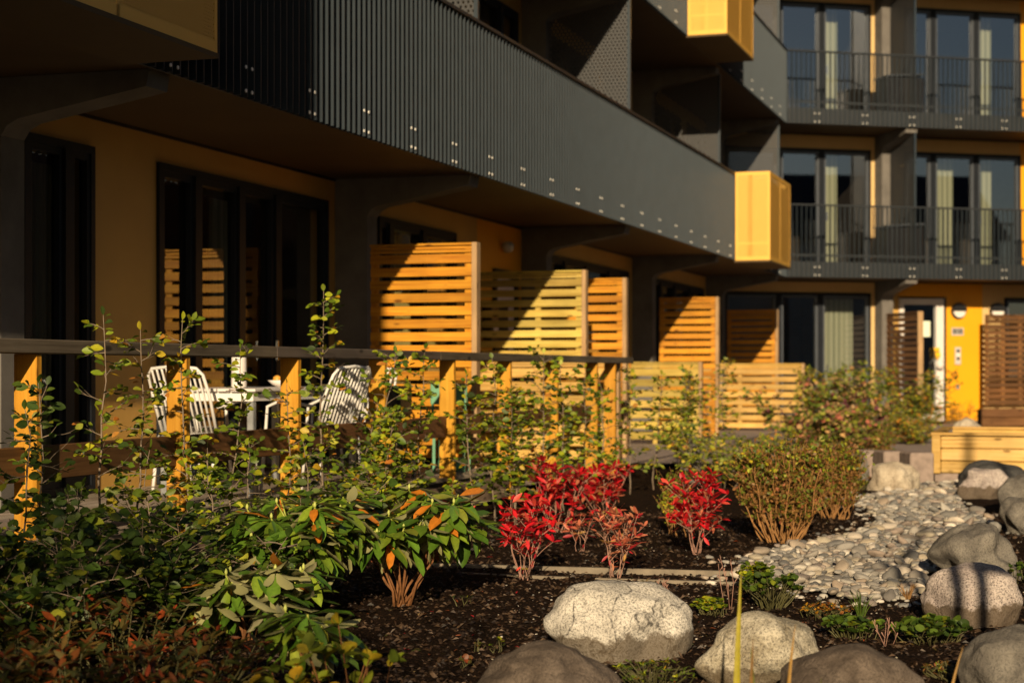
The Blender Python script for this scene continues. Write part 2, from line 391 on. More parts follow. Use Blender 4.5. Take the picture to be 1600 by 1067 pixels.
o = grid('soil_bed', 'soil', -4, 6, 4.4, 20.4, 250, 400, soil_h, lambda x, y: x > .322 * y - 5.35 or y < 6); tag(o, kind='structure')
pv = MB(); p0 = [(1.2, 20.4), (9, 20.4), (12, 36.5), (3.2, 34.2)]
pv.add([(x, y, .06) for x, y in p0], [(0, 1, 2, 3)]); tag(pv.build('paved_path', 'paving'), kind='structure')
# low paving beside the far terraces, and the raised timber deck
q = MB(); c4 = [f1(.1, -.2, .075), f1(.1, 1.78, .075), f1(17.2, 1.78, .075), f1(18.6, -.2, .075)]
q.add([tuple(p) for p in c4], [(0, 1, 2, 3)]); tag(q.build('terrace_paving', 'paving'), kind='structure')
q = MB()
for i in range(14):
    y0 = -1.80 + i * .142
    x = -15.0
    while x < .0:
        x1 = min(.0, x + rnd.choice((2.4, 3.0, 3.6))); q.box(x, x1 - .004, y0, y0 + .134, .25, DECK, tone(.8, 1.15)); x = x1
q.box(-15, 0, -1.78, .15, .05, .245, (.15, .15, .15))
q.box(-15, .0, -1.845, -1.805, .03, .215, (.75, .62, .5))
tag(q.build('timber_deck', 'deck_wood', None, O1, A1), kind='structure')

# ------------------------------------------------------------------ the apartment building
B = thing('apartment_building', 'angled apartment block with amber panels, dark barred balconies and concrete piers', 'building', (O1.x, O1.y, 0))
def bpart(mb, name, mat, wing=1, dx=0, parent=None, **k):
    o = mb.build(name, mat, **k)
    if parent: o.parent = parent; return o
    o.parent = B
    base = O1 if wing == 1 else O2; ax = A1 if wing == 1 else A2
    uu = U if wing == 1 else V
    p = base + uu * dx - O1; o.location = (p.x, p.y, 0); o.rotation_euler = (0, 0, ax); return o
for k in range(NF):
    z0 = ceil(k); z1 = z0 + SLAB - .02
    a, c_ = meet(1.40), meet(-6)
    pts = [f1(-16, 1.40), f1(a[0], 1.40), f2(14, 1.40), f2(14, -6), f1(c_[0], -6), f1(-16, -6)]
    q = MB(); n_ = len(pts)
    q.add([(p.x - O1.x, p.y - O1.y, z0) for p in pts] + [(p.x - O1.x, p.y - O1.y, z1) for p in pts],
          [tuple(range(n_)), tuple(range(2 * n_ - 1, n_ - 1, -1))] + [(i, (i + 1) % n_, (i + 1) % n_ + n_, i + n_) for i in range(n_)])
    o = q.build('balcony_slab', 'soffit'); o.parent = B
# roof and back walls close the block so that rooms are dark
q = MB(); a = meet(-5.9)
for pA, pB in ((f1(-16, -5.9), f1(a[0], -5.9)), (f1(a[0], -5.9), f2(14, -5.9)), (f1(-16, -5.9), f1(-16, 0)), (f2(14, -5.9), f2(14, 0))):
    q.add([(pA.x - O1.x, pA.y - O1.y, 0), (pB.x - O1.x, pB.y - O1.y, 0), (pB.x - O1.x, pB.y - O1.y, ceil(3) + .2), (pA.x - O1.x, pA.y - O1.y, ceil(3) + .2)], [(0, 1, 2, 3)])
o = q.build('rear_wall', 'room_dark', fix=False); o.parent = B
q = MB()
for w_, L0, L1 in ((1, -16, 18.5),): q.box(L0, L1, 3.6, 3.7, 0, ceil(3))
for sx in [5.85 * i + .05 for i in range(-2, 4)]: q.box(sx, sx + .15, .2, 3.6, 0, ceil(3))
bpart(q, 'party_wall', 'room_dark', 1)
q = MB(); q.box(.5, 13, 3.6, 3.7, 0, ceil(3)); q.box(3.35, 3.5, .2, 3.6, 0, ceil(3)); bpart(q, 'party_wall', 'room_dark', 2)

def window(wing, x0, x1, z0, z1, splits, handles=(), double=False, grey=()):
    fr = MB(); w_ = .055
    fr.box(x0, x1, -.03, .07, z1 - w_, z1); fr.box(x0, x1, -.03, .07, z0, z0 + w_)
    ed = [x0] + list(splits) + [x1]
    fr.box(x0, x0 + w_, -.03, .07, z0 + w_, z1 - w_); fr.box(x1 - w_, x1, -.03, .07, z0 + w_, z1 - w_)
    for sp_ in splits: fr.box(sp_ - .055, sp_ + .055, -.045, .07, z0 + w_, z1 - w_)
    o = bpart(fr, 'window', 'frame_black', wing)
    for i in range(len(ed) - 1):
        a_ = ed[i] + (.055 if i else w_); b_ = ed[i + 1] - (.055 if i < len(ed) - 2 else w_)
        # inner sash
        p = MB(); p.add([(a_ - .01, .03, z0 + w_ - .01), (b_ + .01, .03, z0 + w_ - .01), (b_ + .01, .03, z1 - w_ + .01), (a_ - .01, .03, z1 - w_ + .01)], [(0, 1, 2, 3)]); bpart(p, 'pane', 'window_glass', parent=o, fix=False)
        sh = MB()
        for q0, q1 in ((a_, a_ + .04), (b_ - .04, b_)): sh.box(q0, q1, -.02, .024, z0 + w_, z1 - w_)
        sh.box(a_ + .04, b_ - .04, -.02, .024, z1 - w_ - .05, z1 - w_); sh.box(a_ + .04, b_ - .04, -.02, .024, z0 + w_, z0 + w_ + .07)
        bpart(sh, 'sash', 'frame_grey' if wing == 2 else 'frame_black', parent=o)
    for hx in handles:
        h = MB(); h.box(hx - .012, hx + .012, -.075, -.055, z0 + .95, z0 + 1.12); h.box(hx - .012, hx + .012, -.06, -.045, z0 + 1.0, z0 + 1.05)
        bpart(h, 'handle', 'steel_bright', parent=o)
    return o
def wall(wing, rects, mat):
    q = MB()
    for x0, x1, z0, z1 in rects: q.box(x0, x1, 0, .16, z0, z1)
    return bpart(q, 'wall_panel', mat, wing)
TRIM = MB(); TRIM2 = MB()
# wing one, ground floor
LT = 2.735
c0 = CE - .025
wall(1, [(-5.6, -5.14, 0, c0), (-4.27, -3.36, 0, c0), (-.20, .0, 0, c0), (-5.14, -4.27, LT, c0), (-3.36, -.20, LT, c0)], 'amber_panel')
window(1, -5.14, -4.27, .29, LT, [-4.62], ())
window(1, -3.36, -.20, .29, LT, [-2.76, -2.0, -1.30], (-1.38,))
wall(1, [(.25, 1.05, 0, c0), (3.35, 4.13, 0, c0), (1.05, 3.35, 2.70, c0)], 'amber_panel')
window(1, 1.05, 3.35, .29, 2.70, [1.35, 2.3])
wall(1, [(4.13, 4.70, 0, c0), (4.70, 5.62, 2.38, c0), (5.62, 5.85, 0, c0)], 'amber_door')
dr = MB(); dr.box(4.70, 4.78, -.04, .06, .1, 2.38); dr.box(5.54, 5.62, -.04, .06, .1, 2.38); dr.box(4.78, 5.54, -.04, .06, 2.28, 2.38)
do = bpart(dr, 'entrance_door', 'frame_black', 1)
dr = MB(); dr.box(4.78, 5.54, 0, .045, .1, 2.28); bpart(dr, 'door_leaf', 'white_paint', parent=do)
dr = MB(); dr.box(4.86, 5.30, -.006, 0, .5, 1.95); bpart(dr, 'door_glass', 'black_paint', parent=do)
for b0 in (5.85, 11.7):
    wall(1, [(b0 + .25, b0 + .9, 0, c0), (b0 + 5.55, b0 + 5.85, 0, c0), (b0 + .9, b0 + 5.55, 2.70, c0)], 'amber_panel')
    window(1, b0 + .9, b0 + 5.55, .1, 2.70, [b0 + 1.9, b0 + 3.0, b0 + 4.3])
wall(1, [(17.8, S_END, 0, c0)], 'amber_panel')
wall(1, [(-15, -11.4, 0, c0), (-11.4, -6.2, LT, c0), (-6.2, -5.85, 0, c0)], 'amber_panel'); window(1, -11.4, -6.2, .29, LT, [-10, -8.5, -7.3])
# wing one, upper floors
for k in range(1, NF):
    zf = floor_(k) - .015; zc = ceil(k) - .025
    for j in range(-2, 4):
        b0 = 5.85 * j; e_ = min(b0 + 5.85, S_END - .1)
        if j == 3: wall(1, [(b0 + .25, S_END, zf, zc)], 'amber_panel'); continue
        wall(1, [(b0 + .25, b0 + .6, zf, zc), (b0 + 3.5, b0 + 4.1, zf, zc), (e_ - .2, e_, zf, zc), (b0 + .6, b0 + 3.5, zc - .25, zc), (b0 + 4.1, e_ - .2, zc - .25, zc)], 'amber_panel')
        if k < 3:
            window(1, b0 + .6, b0 + 3.5, zf, zc - .25, [b0 + 1.6, b0 + 2.6]); window(1, b0 + 4.1, e_ - .2, zf, zc - .25, [b0 + 4.95])
q = MB()
for k in range(NF): q.box(-15, 18.8, -.012, .16, ceil(k) - .025, ceil(k) - .002)
bpart(q, 'shadow_gap_trim', 'black_paint', 1)

# piers with haunched brackets, one per bay and storey
PK = [5.85 * j for j in range(-2, 4)]
TP = t2(1378, .33)
def pier(wing, x, k, mat='concrete'):
    z0 = -.05 if k == 0 else floor_(k) - .015; zc = ceil(k)
    q = MB(); hz = zc - .36
    q.prism([(0.02, z0), (-.33, z0), (-.33, hz), (-.37, hz + .06), (-.45, hz + .10), (-1.34, zc - .105), (-1.36, zc - .003), (0.02, zc - .003)], x, x + .25, 'x')
    o = bpart(q, 'pier', mat, wing); return o
for k in range(NF):
    for x in PK: pier(1, x, k)
    for x in (TP, TP + 5.85): pier(2, x, k)

# barred balcony railings with their fascia
def railing(wing, k, x0, x1, full=True):
    z0 = ceil(k) - .012; H = 1.37
    fa = MB(); fa.box(x0, x1, -1.425, -1.405, z0, z0 + .30); fo = bpart(fa, 'balcony_railing', 'fascia_metal', wing)
    bars = MB(); x = x0 + .02
    while x < x1 - .01:
        bars.box(x, x + .009, -1.475, -1.4275, z0 - .004, z0 + H); x += .1
    hr = MB(); hr.box(x0, x1, -1.485, -1.415, z0 + H, z0 + H + .03); hr.box(x0, x1, -1.425, -1.415, z0 + .40, z0 + .44); bpart(hr, 'handrail', 'fascia_metal', parent=fo)
    bl = bars; x = x0 + (.6 if wing == 2 else .21)
    while x < x1 - .2:
        for dx in (0, .09):
            for dz in (.035, .19):
                for c2 in (0,):
                    r_ = .0125; vs = [(x + dx - .003, -1.478, z0 + dz)] + [(x + dx - .003 + r_ * math.cos(t * math.pi / 4), -1.476, z0 + dz + r_ * math.sin(t * math.pi / 4)) for t in range(8)] + [(x + dx - .003 + r_ * math.cos(t * math.pi / 4), -1.47, z0 + dz + r_ * math.sin(t * math.pi / 4)) for t in range(8)]
                    fs = [(0, 1 + t, 1 + (t + 1) % 8) for t in range(8)] + [(1 + t, 9 + t, 9 + (t + 1) % 8, 1 + (t + 1) % 8) for t in range(8)]
                    bl.add(vs, fs, (1, 1, 1), 1)
        x += 1.0
    bpart(bl, 'bars', ['railing_metal', 'bolt_head'], parent=fo)
for k in range(3):
    railing(1, k, -15, SC - .01); railing(2, k, TC + .01, 13)
for k in range(3):     # closing corner posts where the wings meet
    q = MB(); q.box(SC - .03, SC + .03, -1.46, -1.41, ceil(k) - .01, ceil(k) + 1.36); bpart(q, 'corner_post', 'fascia_metal', 1)

# projecting perforated yellow boxes
def ybox(s0, k, depth, ln=2.12, label=None):
    z0 = ceil(k) - .035; z1 = z0 + 1.42; y0 = -1.49; y1 = y0 - depth; t = .035
    fr = MB()
    for x in (s0, s0 + ln / 2 - t / 2, s0 + ln - t):
        fr.box(x, x + t, y1, y1 + t, z0, z1)
    for x in (s0, s0 + ln - t):
        fr.box(x, x + t, y0 - t, y0, z0, z1); fr.box(x, x + t, y1 + t, y0 - t, z0, z0 + .06); fr.box(x, x + t, y1 + t, y0 - t, z1 - .05, z1)
        fr.box(x, x + t, y1 + t, y0 - t, z0 + .26, z0 + .285); ym = (y0 + y1) / 2 + .04; fr.box(x + .001, x + t - .001, ym - .04, ym + .04, z0 + .061, z1 - .051)
    for z in (z0, z1 - .05): fr.box(s0 + t, s0 + ln - t, y1, y1 + t, z, z + (.06 if z == z0 else .05))
    o = bpart(fr, 'balcony_box', 'yellow_metal', 1)
    p = MB(); m_ = .006
    p.box(s0 + t, s0 + ln - t, y1 + .002, y1 + .002 + .003, z0 + .06, z1 - .05)
    bpart(p, 'perforated_front', 'perforated_yellow', parent=o)
    for x in (s0 + .001, s0 + ln - .004):
        p = MB(); p.box(x, x + .003, y1 + t, y0 - t, z0 + .06, z1 - .05); bpart(p, 'perforated_side', 'perforated_yellow', parent=o)
    # solid inner lining set behind the sheets
    p = MB(); p.box(s0 + .05, s0 + .07, y1 + .06, y0, z0 + .05, z1 - .12); p.box(s0 + ln - .07, s0 + ln - .05, y1 + .06, y0, z0 + .05, z1 - .12); p.box(s0 + .071, s0 + ln - .071, y1 + .06, y1 + .08, z0 + .05, z1 - .12)
    bpart(p, 'inner_lining', 'yellow_metal', parent=o)
    p = MB(); p.box(s0 - .004, s0 + ln + .004, y1 - .004, y0 + .02, z0 - .03, z0 - .002); bpart(p, 'underside', 'soffit', parent=o)
q = MB(); q.box(-11.9, -11, -3.25, -1.5, 4.12, 12); bpart(q, 'shade_block', 'anthracite', 1)  # unseen block added to shade the near yellow box and railing
ybox(12.6, 0, .56); ybox(8.93, 1, .56); ybox(-8.46, 0, .58); ybox(3.2, 2, .56)

# perforated metal dividers between upper balconies
def mdiv(wing, x, k):
    z0 = floor_(k) + .03; z1 = ceil(k) - .12; q = MB()
    q.prism([(-.335, z0), (-1.36, z0), (-1.36, z1), (-.335, z1 - .22)], x + .1, x + .106, 'x'); o = bpart(q, 'balcony_divider', 'perforated_dark', wing)
    f = MB(); f.box(x + .085, x + .125, -1.40, -1.36, z0, z1 + .01); bpart(f, 'divider_post', 'railing_metal', parent=o)
for k in (1, 2):
    for x in PK[1:]: mdiv(1, x, k)
    mdiv(2, TP + .08, k)

# wing two walls and windows
T = lambda x: t2(x, 0)
tp0 = TP; tp1 = TP + .25
wx0, wx1 = .12, T(1360)
wall(2, [(wx1, tp0, 0, c0), (wx0, wx1, 2.72, c0)], 'cream_strip')
window(2, wx0, wx1, .15, 2.72, [T(1216), T(1281)], (T(1290),))
# entrance: white framed glass door
dx0, dx1 = T(1404), T(1473)
wall(2, [(tp1, dx0, 0, c0)], 'amber_panel')
wall(2, [(dx0, T(1535), 2.66, c0), (T(1478), T(1535), .12, 2.66)], 'amber_door')
q = MB(); q.box(T(1473) + .012, T(1478) - .002, -.02, .1, .1, 2.66); bpart(q, 'dark_joint', 'black_paint', 2)
q = MB(); q.box(T(1478), T(1535), -.05, .1, 0, .12); q.box(T(1535) + .003, 13, -.05, .1, 0, .12); bpart(q, 'plinth', 'concrete', 2)
wall(2, [(T(1535) + .002, T(1569), .12, c0), (T(1569), T(1660), 2.66, c0), (T(1660), 13, .12, c0), (T(1569), T(1660), .12, .9)], 'cream_strip')
window(2, T(1569), T(1660), .9, 2.66, [T(1615)])
q = MB(); q.box(dx0, dx1, -.05, .07, 2.5, 2.62); q.box(dx0, dx0 + .10, -.05, .07, .12, 2.5); q.box(dx1 - .17, dx1, -.05, .07, .12, 2.5); q.box(dx0 + .1, dx1 - .17, -.05, .07, .12, .25)
do = bpart(q, 'glazed_entrance_door', 'white_paint', 2)
q = MB(); q.add([(dx0 + .1, .01, .25), (dx1 - .17, .01, .25), (dx1 - .17, .01, 2.5), (dx0 + .1, .01, 2.5)], [(0, 1, 2, 3)]); bpart(q, 'pane', 'window_glass', parent=do, fix=False)
q = MB(); q.tube([(dx1 - .22, -.1, 1.0), (dx1 - .22, -.1, 1.35)], .015); q.box(dx1 - .23, dx1 - .21, -.1, -.0, 1.02, 1.05); q.box(dx1 - .23, dx1 - .21, -.1, -.0, 1.3, 1.33); bpart(q, 'handle', 'steel_bright', parent=do)
for k in (1, 2, 3):
    zf = floor_(k) - .015; zc = ceil(k) - .025; zl = zc - .27
    wall(2, [(wx1, tp0, zf, zc), (wx0, wx1, zl, zc), (tp1, T(1412), zf, zc)], 'cream_strip')
    wall(2, [(T(1412), T(1594) - .002, zl, zc)], 'cream_strip')
    wall(2, [(T(1594), T(1660), zf, zc), (T(1660), 13, zf, zc)], 'amber_door')
    if k < 3:
        window(2, wx0, wx1, zf, zl, [T(1216), T(1283)], (T(1290),))
        window(2, T(1412), T(1594), zf, zl, [T(1457), T(1524)], (T(1530),))
q = MB()
for k in range(NF): q.box(.1, 13, -.012, .16, ceil(k) - .025, ceil(k) - .002)
bpart(q, 'shadow_gap_trim', 'black_paint', 2)

# curtains inside
def curtain(t0, t1, k, label, wing=2):
    zb = floor_(k) + .03; zt = ceil(k) - .35
    q = MB(); nn = 40; vs = []
    for j, z in enumerate((zb, zt)):
        for i in range(nn + 1):
            x = (t1 - t0) * i / nn; vs.append((x, .03 * math.sin(i * 1.9) + .008 * math.sin(i * 5.1), z))
    q.add(vs, [(i, i + 1, nn + 2 + i, nn + 1 + i) for i in range(nn)])
    p = f2(t0, -.32) if wing == 2 else f1(t0, -.32); o = q.build('curtain', 'curtain', None, (p.x, p.y, 0), A2 if wing == 2 else A1, smooth=True, fix=False)
    tag(o, label, 'curtain', 'curtains in the far wing')
curtain(-4.62, -4.32, 0, 'pale curtain behind the leftmost dark window of the near wing', 1)
curtain(-1.9, -1.62, 0, 'narrow pale curtain in the glass wall behind the white table', 1)
curtain(1.4, 2.3, 0, 'pale curtain at the window above the nearest orange screen', 1)
curtain(T(1296), T(1343), 0, 'pale curtain behind the ground floor window left of the glazed door')
curtain(T(1289), T(1318), 1, 'pale gathered curtain behind the first floor window above the yellow box')
curtain(T(1475), T(1500), 1, 'narrow pale curtain right of the dark storage box, first floor')
curtain(T(1545), T(1560), 1, 'thin pale curtain at the right hand pane of the first floor')
curtain(T(1290), T(1318), 2, 'pale gathered curtain behind the second floor window near the corner')
curtain(T(1535), T(1560), 2, 'pale curtain behind the right hand window of the second floor')

# ------------------------------------------------------------------ slatted timber screens and fences
AD = A1 - math.pi / 2      # local x runs outward from the wall
def slats(name, label, cat, s, d0, d1, z0, z1, wmat, pitch=.117, gap=.036, mids=(), group=None, solid_low=0, ang=AD, loc=None, capw=.05, postmat=None):
    p = f1(s, d0) if loc is None else loc
    t = thing(name, label, cat, (p.x, p.y, 0), ang, group); W = d1 - d0
    sl_ = MB(); z = z1 - .012
    sl_.box(0, W - .055, .018, .04, z - .028, z, tone(), .003); sl_.box(0, W - .055, .0, .02, z - .062, z - .034, tone(), .003); z -= .075
    while z - (pitch - gap) > z0 + solid_low:
        sl_.box(rnd.uniform(0, .006), W - .056, 0, .022, z - (pitch - gap), z, tone(.72, 1.2), .003); z -= pitch
    if solid_low: sl_.box(0, W - .056, 0, .022, z0 + .01, z0 + solid_low + .01, tone(), .003)
    sl_.build('slats', wmat, t)
    for x in [0.0] + list(mids) + [W - .13]: b_ = MB(); b_.box(x + .003, x + .07, .0225, .06, z0, z1 - .03, tone(.85, 1.0)); b_.build('batten', wmat + '_v', t)
    c_ = MB(); c_.box(-.0, W - .05, -.01, .07, z1 - .010, z1 + .012, tone(), .003); c_.build('cap', wmat, t)
    e = MB(); e.box(W - .05, W, -.022, .085, z0 - .05, z1 + .014, (1, 1, 1), .004); e.build('post', postmat or 'wood_tan_v', t)
    return t
TOPZ = 2.285
def d1(x, s):      # distance from wall one, on the line across the terrace at s, of what is seen at pixel x
    r = (x - 800) / F; a = O1 + U * s; return (r * a.y - a.x) / (D.x - r * D.y)
g1 = 'tall slatted privacy screens between the terraces'
slats('privacy_screen', 'tall orange slatted screen rising behind the grey rail, nearest of the tall screens', 'screen', -.42, d1(578, -.42), d1(746, -.42), DECK, TOPZ, 'wood_orange', group=g1)
slats('privacy_screen', 'greenish yellow pine slatted screen between two orange ones', 'screen', 3.98, -.0, d1(916, 3.98), .08, TOPZ, 'wood_yellow', mids=(.75,), group=g1)
slats('privacy_screen', 'narrow looking orange slatted screen just behind the yellow pine one', 'screen', 5.75, .30, d1(979, 5.75), .08, TOPZ, 'wood_orange', group=g1)
slats('privacy_screen', 'orange slatted screen in front of the third concrete pier, crossed by a diagonal shadow', 'screen', 11.6, d1(1030, 11.6), d1(1123, 11.6), .08, TOPZ, 'wood_orange', group=g1)
slats('privacy_screen', 'mostly shaded orange slatted screen in the inner corner beside the dark glass doors', 'screen', 17.45, d1(1136, 17.45), d1(1216, 17.45), .08, TOPZ, 'wood_orange', group=g1)
g2 = 'low slatted fences across the terraces'
slats('slatted_fence', 'low pinkish slatted fence behind the end of the grey rail', 'fence', 3.80, -.0, 1.80, .06, 1.265, 'wood_pale', .155, .05, (.8,), g2)
slats('slatted_fence', 'low bright yellow slatted fence just beyond the grey rail', 'fence', 9.7, -.0, d1(1097, 9.7), .04, 1.265, 'wood_yellow', .155, .05, (.8,), g2)
slats('slatted_fence', 'low pale orange slatted fence ending below the dark glass doors', 'fence', 15.75, .2, d1(1257, 15.75), .12, 1.265, 'wood_pale', .137, .045, (.75,), g2)

# screens in front of wing two
pz = f2(TP + .1, .33)
slats('entrance_screen', 'narrow brown slatted screen left of the white framed door', 'screen', 0, 0, 1.4, .15, TOPZ, 'wood_brown', loc=pz, ang=A2 - math.pi / 2, pitch=.117)
p = f2(t2(1541, .6), .6)
slats('entrance_screen', 'wide brown slatted screen right of the bright yellow wall', 'screen', 0, 0, 1.75, .45, TOPZ - .01, 'wood_brown', loc=p, ang=A2, mids=(.36, .75))

# railing of the deck
rl = thing('timber_railing', 'weathered grey timber railing with sunlit orange posts along the deck', 'railing', tuple(f1(-7.765, 1.79)), A1)
q = MB(); x = -5.0
for x1 in (-.35, 2.62, 5.6, 8.6, 11.98): q.box(x, x1 - .003, -.075, .065, 1.232, 1.302, tone(.9, 1.1), .005); x = x1
q.build('handrail', 'wood_grey', rl)
PX = [-4.4754 + 1.4918 * i for i in range(11)] + [11.22]
for i, x in enumerate(PX):
    q = MB(); q.box(-.024, .024, -.062, .066, -.06, 1.2315, tone(.92, 1.06), .004); o = q.build('post', 'wood_post', rl, (x, 0, 0))
for i in range(len(PX) - 2):
    q = MB(); q.box(PX[i] + .027, PX[i + 1] - .027, .0, .042, .61, .78, tone(.8, 1.1), .004); q.build('rail_board', 'wood_brown', rl)

# ------------------------------------------------------------------ fittings on the yellow wall
def fit(name, label, cat, x, y, e=.0, group=None):
    t = t2(x, e); p = f2(t, e); z = EYE + (HY - y) / F * p.y
    return thing(name, label, cat, (p.x, p.y, z), A2, group)
for x, lb in ((1497, 'round wall lamp on the bright yellow panel above the number plate'), (1557, 'round wall lamp on the cream wall above the wide brown screen')):
    t = fit('wall_lamp', lb, 'lamp', x, 486, .005, 'round wall lamps at the entrance')
    q = MB(); nn = 28; R_ = .155
    def half(a0, a1, y0, y1, r0):
        vs = [(0, y, 0) for y in ()]; pts = [(r0 * math.cos(a0 + (a1 - a0) * i / nn), r0 * math.sin(a0 + (a1 - a0) * i / nn)) for i in range(nn + 1)]
        return pts
    q.prism(half(0, 2 * math.pi * nn / (nn + 1), 0, 0, R_ + .012), -.03, 0); q.build('base', 'black_paint', t)
    q = MB(); q.prism(half(math.pi, 2 * math.pi, 0, 0, R_ * .86), -.075, -.0305); q.build('diffuser', 'white_metal', t)
    q = MB(); q.prism(half(0, math.pi, 0, 0, R_ + .005), -.10, -.0305); q.build('hood', 'black_paint', t)
def text(body, size, parent, mat, loc, bold=.0):
    cu = bpy.data.curves.new('lettering', 'FONT'); cu.body = body; cu.size = size; cu.extrude = .002; cu.align_x = 'CENTER'; cu.align_y = 'CENTER'; cu.offset = bold
    to = bpy.data.objects.new('tmp', cu); C.objects.link(to); bpy.context.view_layer.update()
    me = bpy.data.meshes.new_from_object(to.evaluated_get(bpy.context.evaluated_depsgraph_get())); bpy.data.objects.remove(to)
    me.materials.clear(); me.materials.append(M[mat]); o = bpy.data.objects.new('lettering', me); C.objects.link(o); o.parent = parent; o.location = loc; o.rotation_euler = (R(90), 0, 0); return o
t = fit('number_plate', 'small pale house number plate reading 80B on the yellow panel', 'sign', 1496, 518, .004)
q = MB(); q.box(-.135, .135, -.012, 0, -.08, .08, None, .004); q.build('plate', 'grey_plate', t); text('80B', .15, t, 'dark_text', (0, -.0145, 0), .004)
t = fit('door_intercom', 'tall grey intercom panel below the number plate', 'intercom', 1496, 556, .004)
q = MB(); q.box(-.065, .065, -.03, 0, -.18, .18, None, .006); q.build('housing', 'grey_plate', t)
q = MB(); q.box(-.04, .04, -.034, -.0302, -.01, .055); q.build('display', 'white_paint', t)
for z in (.1, -.055): q = MB(); q.box(-.032, .032, -.036, -.0302, z - .028, z + .028); q.build('button', 'black_paint', t)
t = fit('key_switch', 'little metal key switch low on the yellow panel', 'switch', 1496, 604, .004)
q = MB(); q.box(-.035, .035, -.025, 0, -.05, .05, None, .004); q.build('plate', 'galvanised', t); q = MB(); q.box(-.012, .012, -.03, -.0252, -.015, .015); q.build('keyhole', 'black_paint', t)
t = fit('paper_notice', 'pale paper notice taped inside the white framed glass door', 'notice', 1446, 514, .0)
q = MB(); q.box(-.1, .1, -.012, -.008, -.16, .16); q.build('sheet', 'paper', t)
t = fit('yellow_ribbon', 'yellow tape and white bag tied to the jamb of the glazed door', 'ribbon', 1463, 556, .06)
q = MB()
for i in range(5): q.box(-.07 + .01 * i, .05 + .006 * i, -.04 - .006 * i, -.02, .14 - .05 * i, .17 - .05 * i + .02 * (i % 2), (1, 1, 1))
q.build('tape', 'yellow_tape', t)
q = MB(); q.lathe([(.01, -.27), (.07, -.26), (.09, -.19), (.08, -.12), (.03, -.07), (.015, -.03)], 12, .05, -.06); q.build('bag', 'white_paint', t, smooth=True)
p = f1(5.05, .01); t = thing('wall_lamp', 'dim round lamp over the entrance door behind the yellow pine screen', 'lamp', (p.x, p.y, 2.66), A1)
q = MB(); q.lathe([(.01, -.07), (.05, -.06), (.075, -.02), (.075, .03), (.05, .06), (.01, .07)], 16, 0, -.07); q.build('globe', 'grey_plate', t, smooth=True)
p = f1(4.42, .01); t = thing('letter_box', 'black letter box with a white label beside the shaded entrance door', 'letter box', (p.x, p.y, 1.7), A1)
q = MB(); q.box(-.15, .15, -.12, 0, -.2, .25, None, .02); q.build('body', 'black_paint', t); q = MB(); q.box(-.06, .1, -.125, -.121, -.15, 0); q.build('label', 'white_paint', t)

# dark storage boxes on the far balconies
for k, lb in ((1, 'dark storage box behind the first floor bars of the far wing'), (2, 'dark storage box behind the second floor bars of the far wing')):
    a_ = t2(1383, 1.05); p = f2(a_, 1.15); t = thing('storage_box', lb, 'box', (p.x, p.y, floor_(k)), A2, 'dark storage boxes on the far balconies')
    q = MB(); q.box(0, .78, 0, .55, 0, .74, None, .01); q.build('body', 'black_paint', t)
    q = MB(); q.prism([(-.02, .745), (.80, .80), (.80, .83), (-.02, .775)], -.02, .57); q.build('lid', 'frame_grey', t)

# blocks added to cut sky light; house seen only mirrored in the far windows
for nm, x0, x1, y0, y1, hh, rz in (('a', 19, 25, -16, 2, 21, 0), ('b', 19, 30, 31, 50, 19.0, 0), ('c', -34, -14, -30, 2, 21, 0), ('d', 9, 22, -48, -16, 22, 0), ('e', -34, -12, -62, -32, 22, 0)):
    h = thing('sky_blocker', {'a': 'dark brick block added across the yard from the deck to cut sky light', 'b': 'dark brick block added beside the far entrance to cut sky light', 'c': 'tall dark brick block added behind the viewer on the left to cut sky light', 'd': 'tall dark brick block added far behind the viewer on the right to cut sky light', 'e': 'long dark brick block added farthest behind the viewer to cut sky light'}[nm], 'building', (x0, y0, 0), R(rz))
    q = MB(); q.box(0, x1 - x0, 0, y1 - y0, 0, hh); q.build('wall', 'brick_dark', h)
    q = MB(); q.box(-.2, x1 - x0 + .2, -.2, y1 - y0 + .2, hh + .005, hh + .35); q.build('roof', 'frame_black', h)
    for k in range(int(hh // 3)):
        for i in range(int((y1 - y0) // 3.2)):
            q = MB(); q.box(-.05, .05, 1 + i * 3.2, 2.3 + i * 3.2, 1 + k * 3, 2.5 + k * 3); q.build('window', 'frame_black', h)
h = thing('house', 'pale rendered house with a gable seen mirrored in the far windows', 'house', (36, -9, 0), R(22))
q = MB(); q.box(0, 10, 0, 9, 0, 7.2); q.prism([(0, 7.205), (9, 7.205), (4.5, 10.2)], 0, 10, 'x'); q.box(-4, 0, 2, 8, 0, 5.0); q.build('wall', 'render_pale', h)
q = MB(); q.prism([(-.4, 7.1), (4.5, 10.35), (9.4, 7.1), (9.4, 7.3), (4.5, 10.6), (-.4, 7.3)], -.3, 10.3, 'x'); q.build('roof', 'frame_black', h)

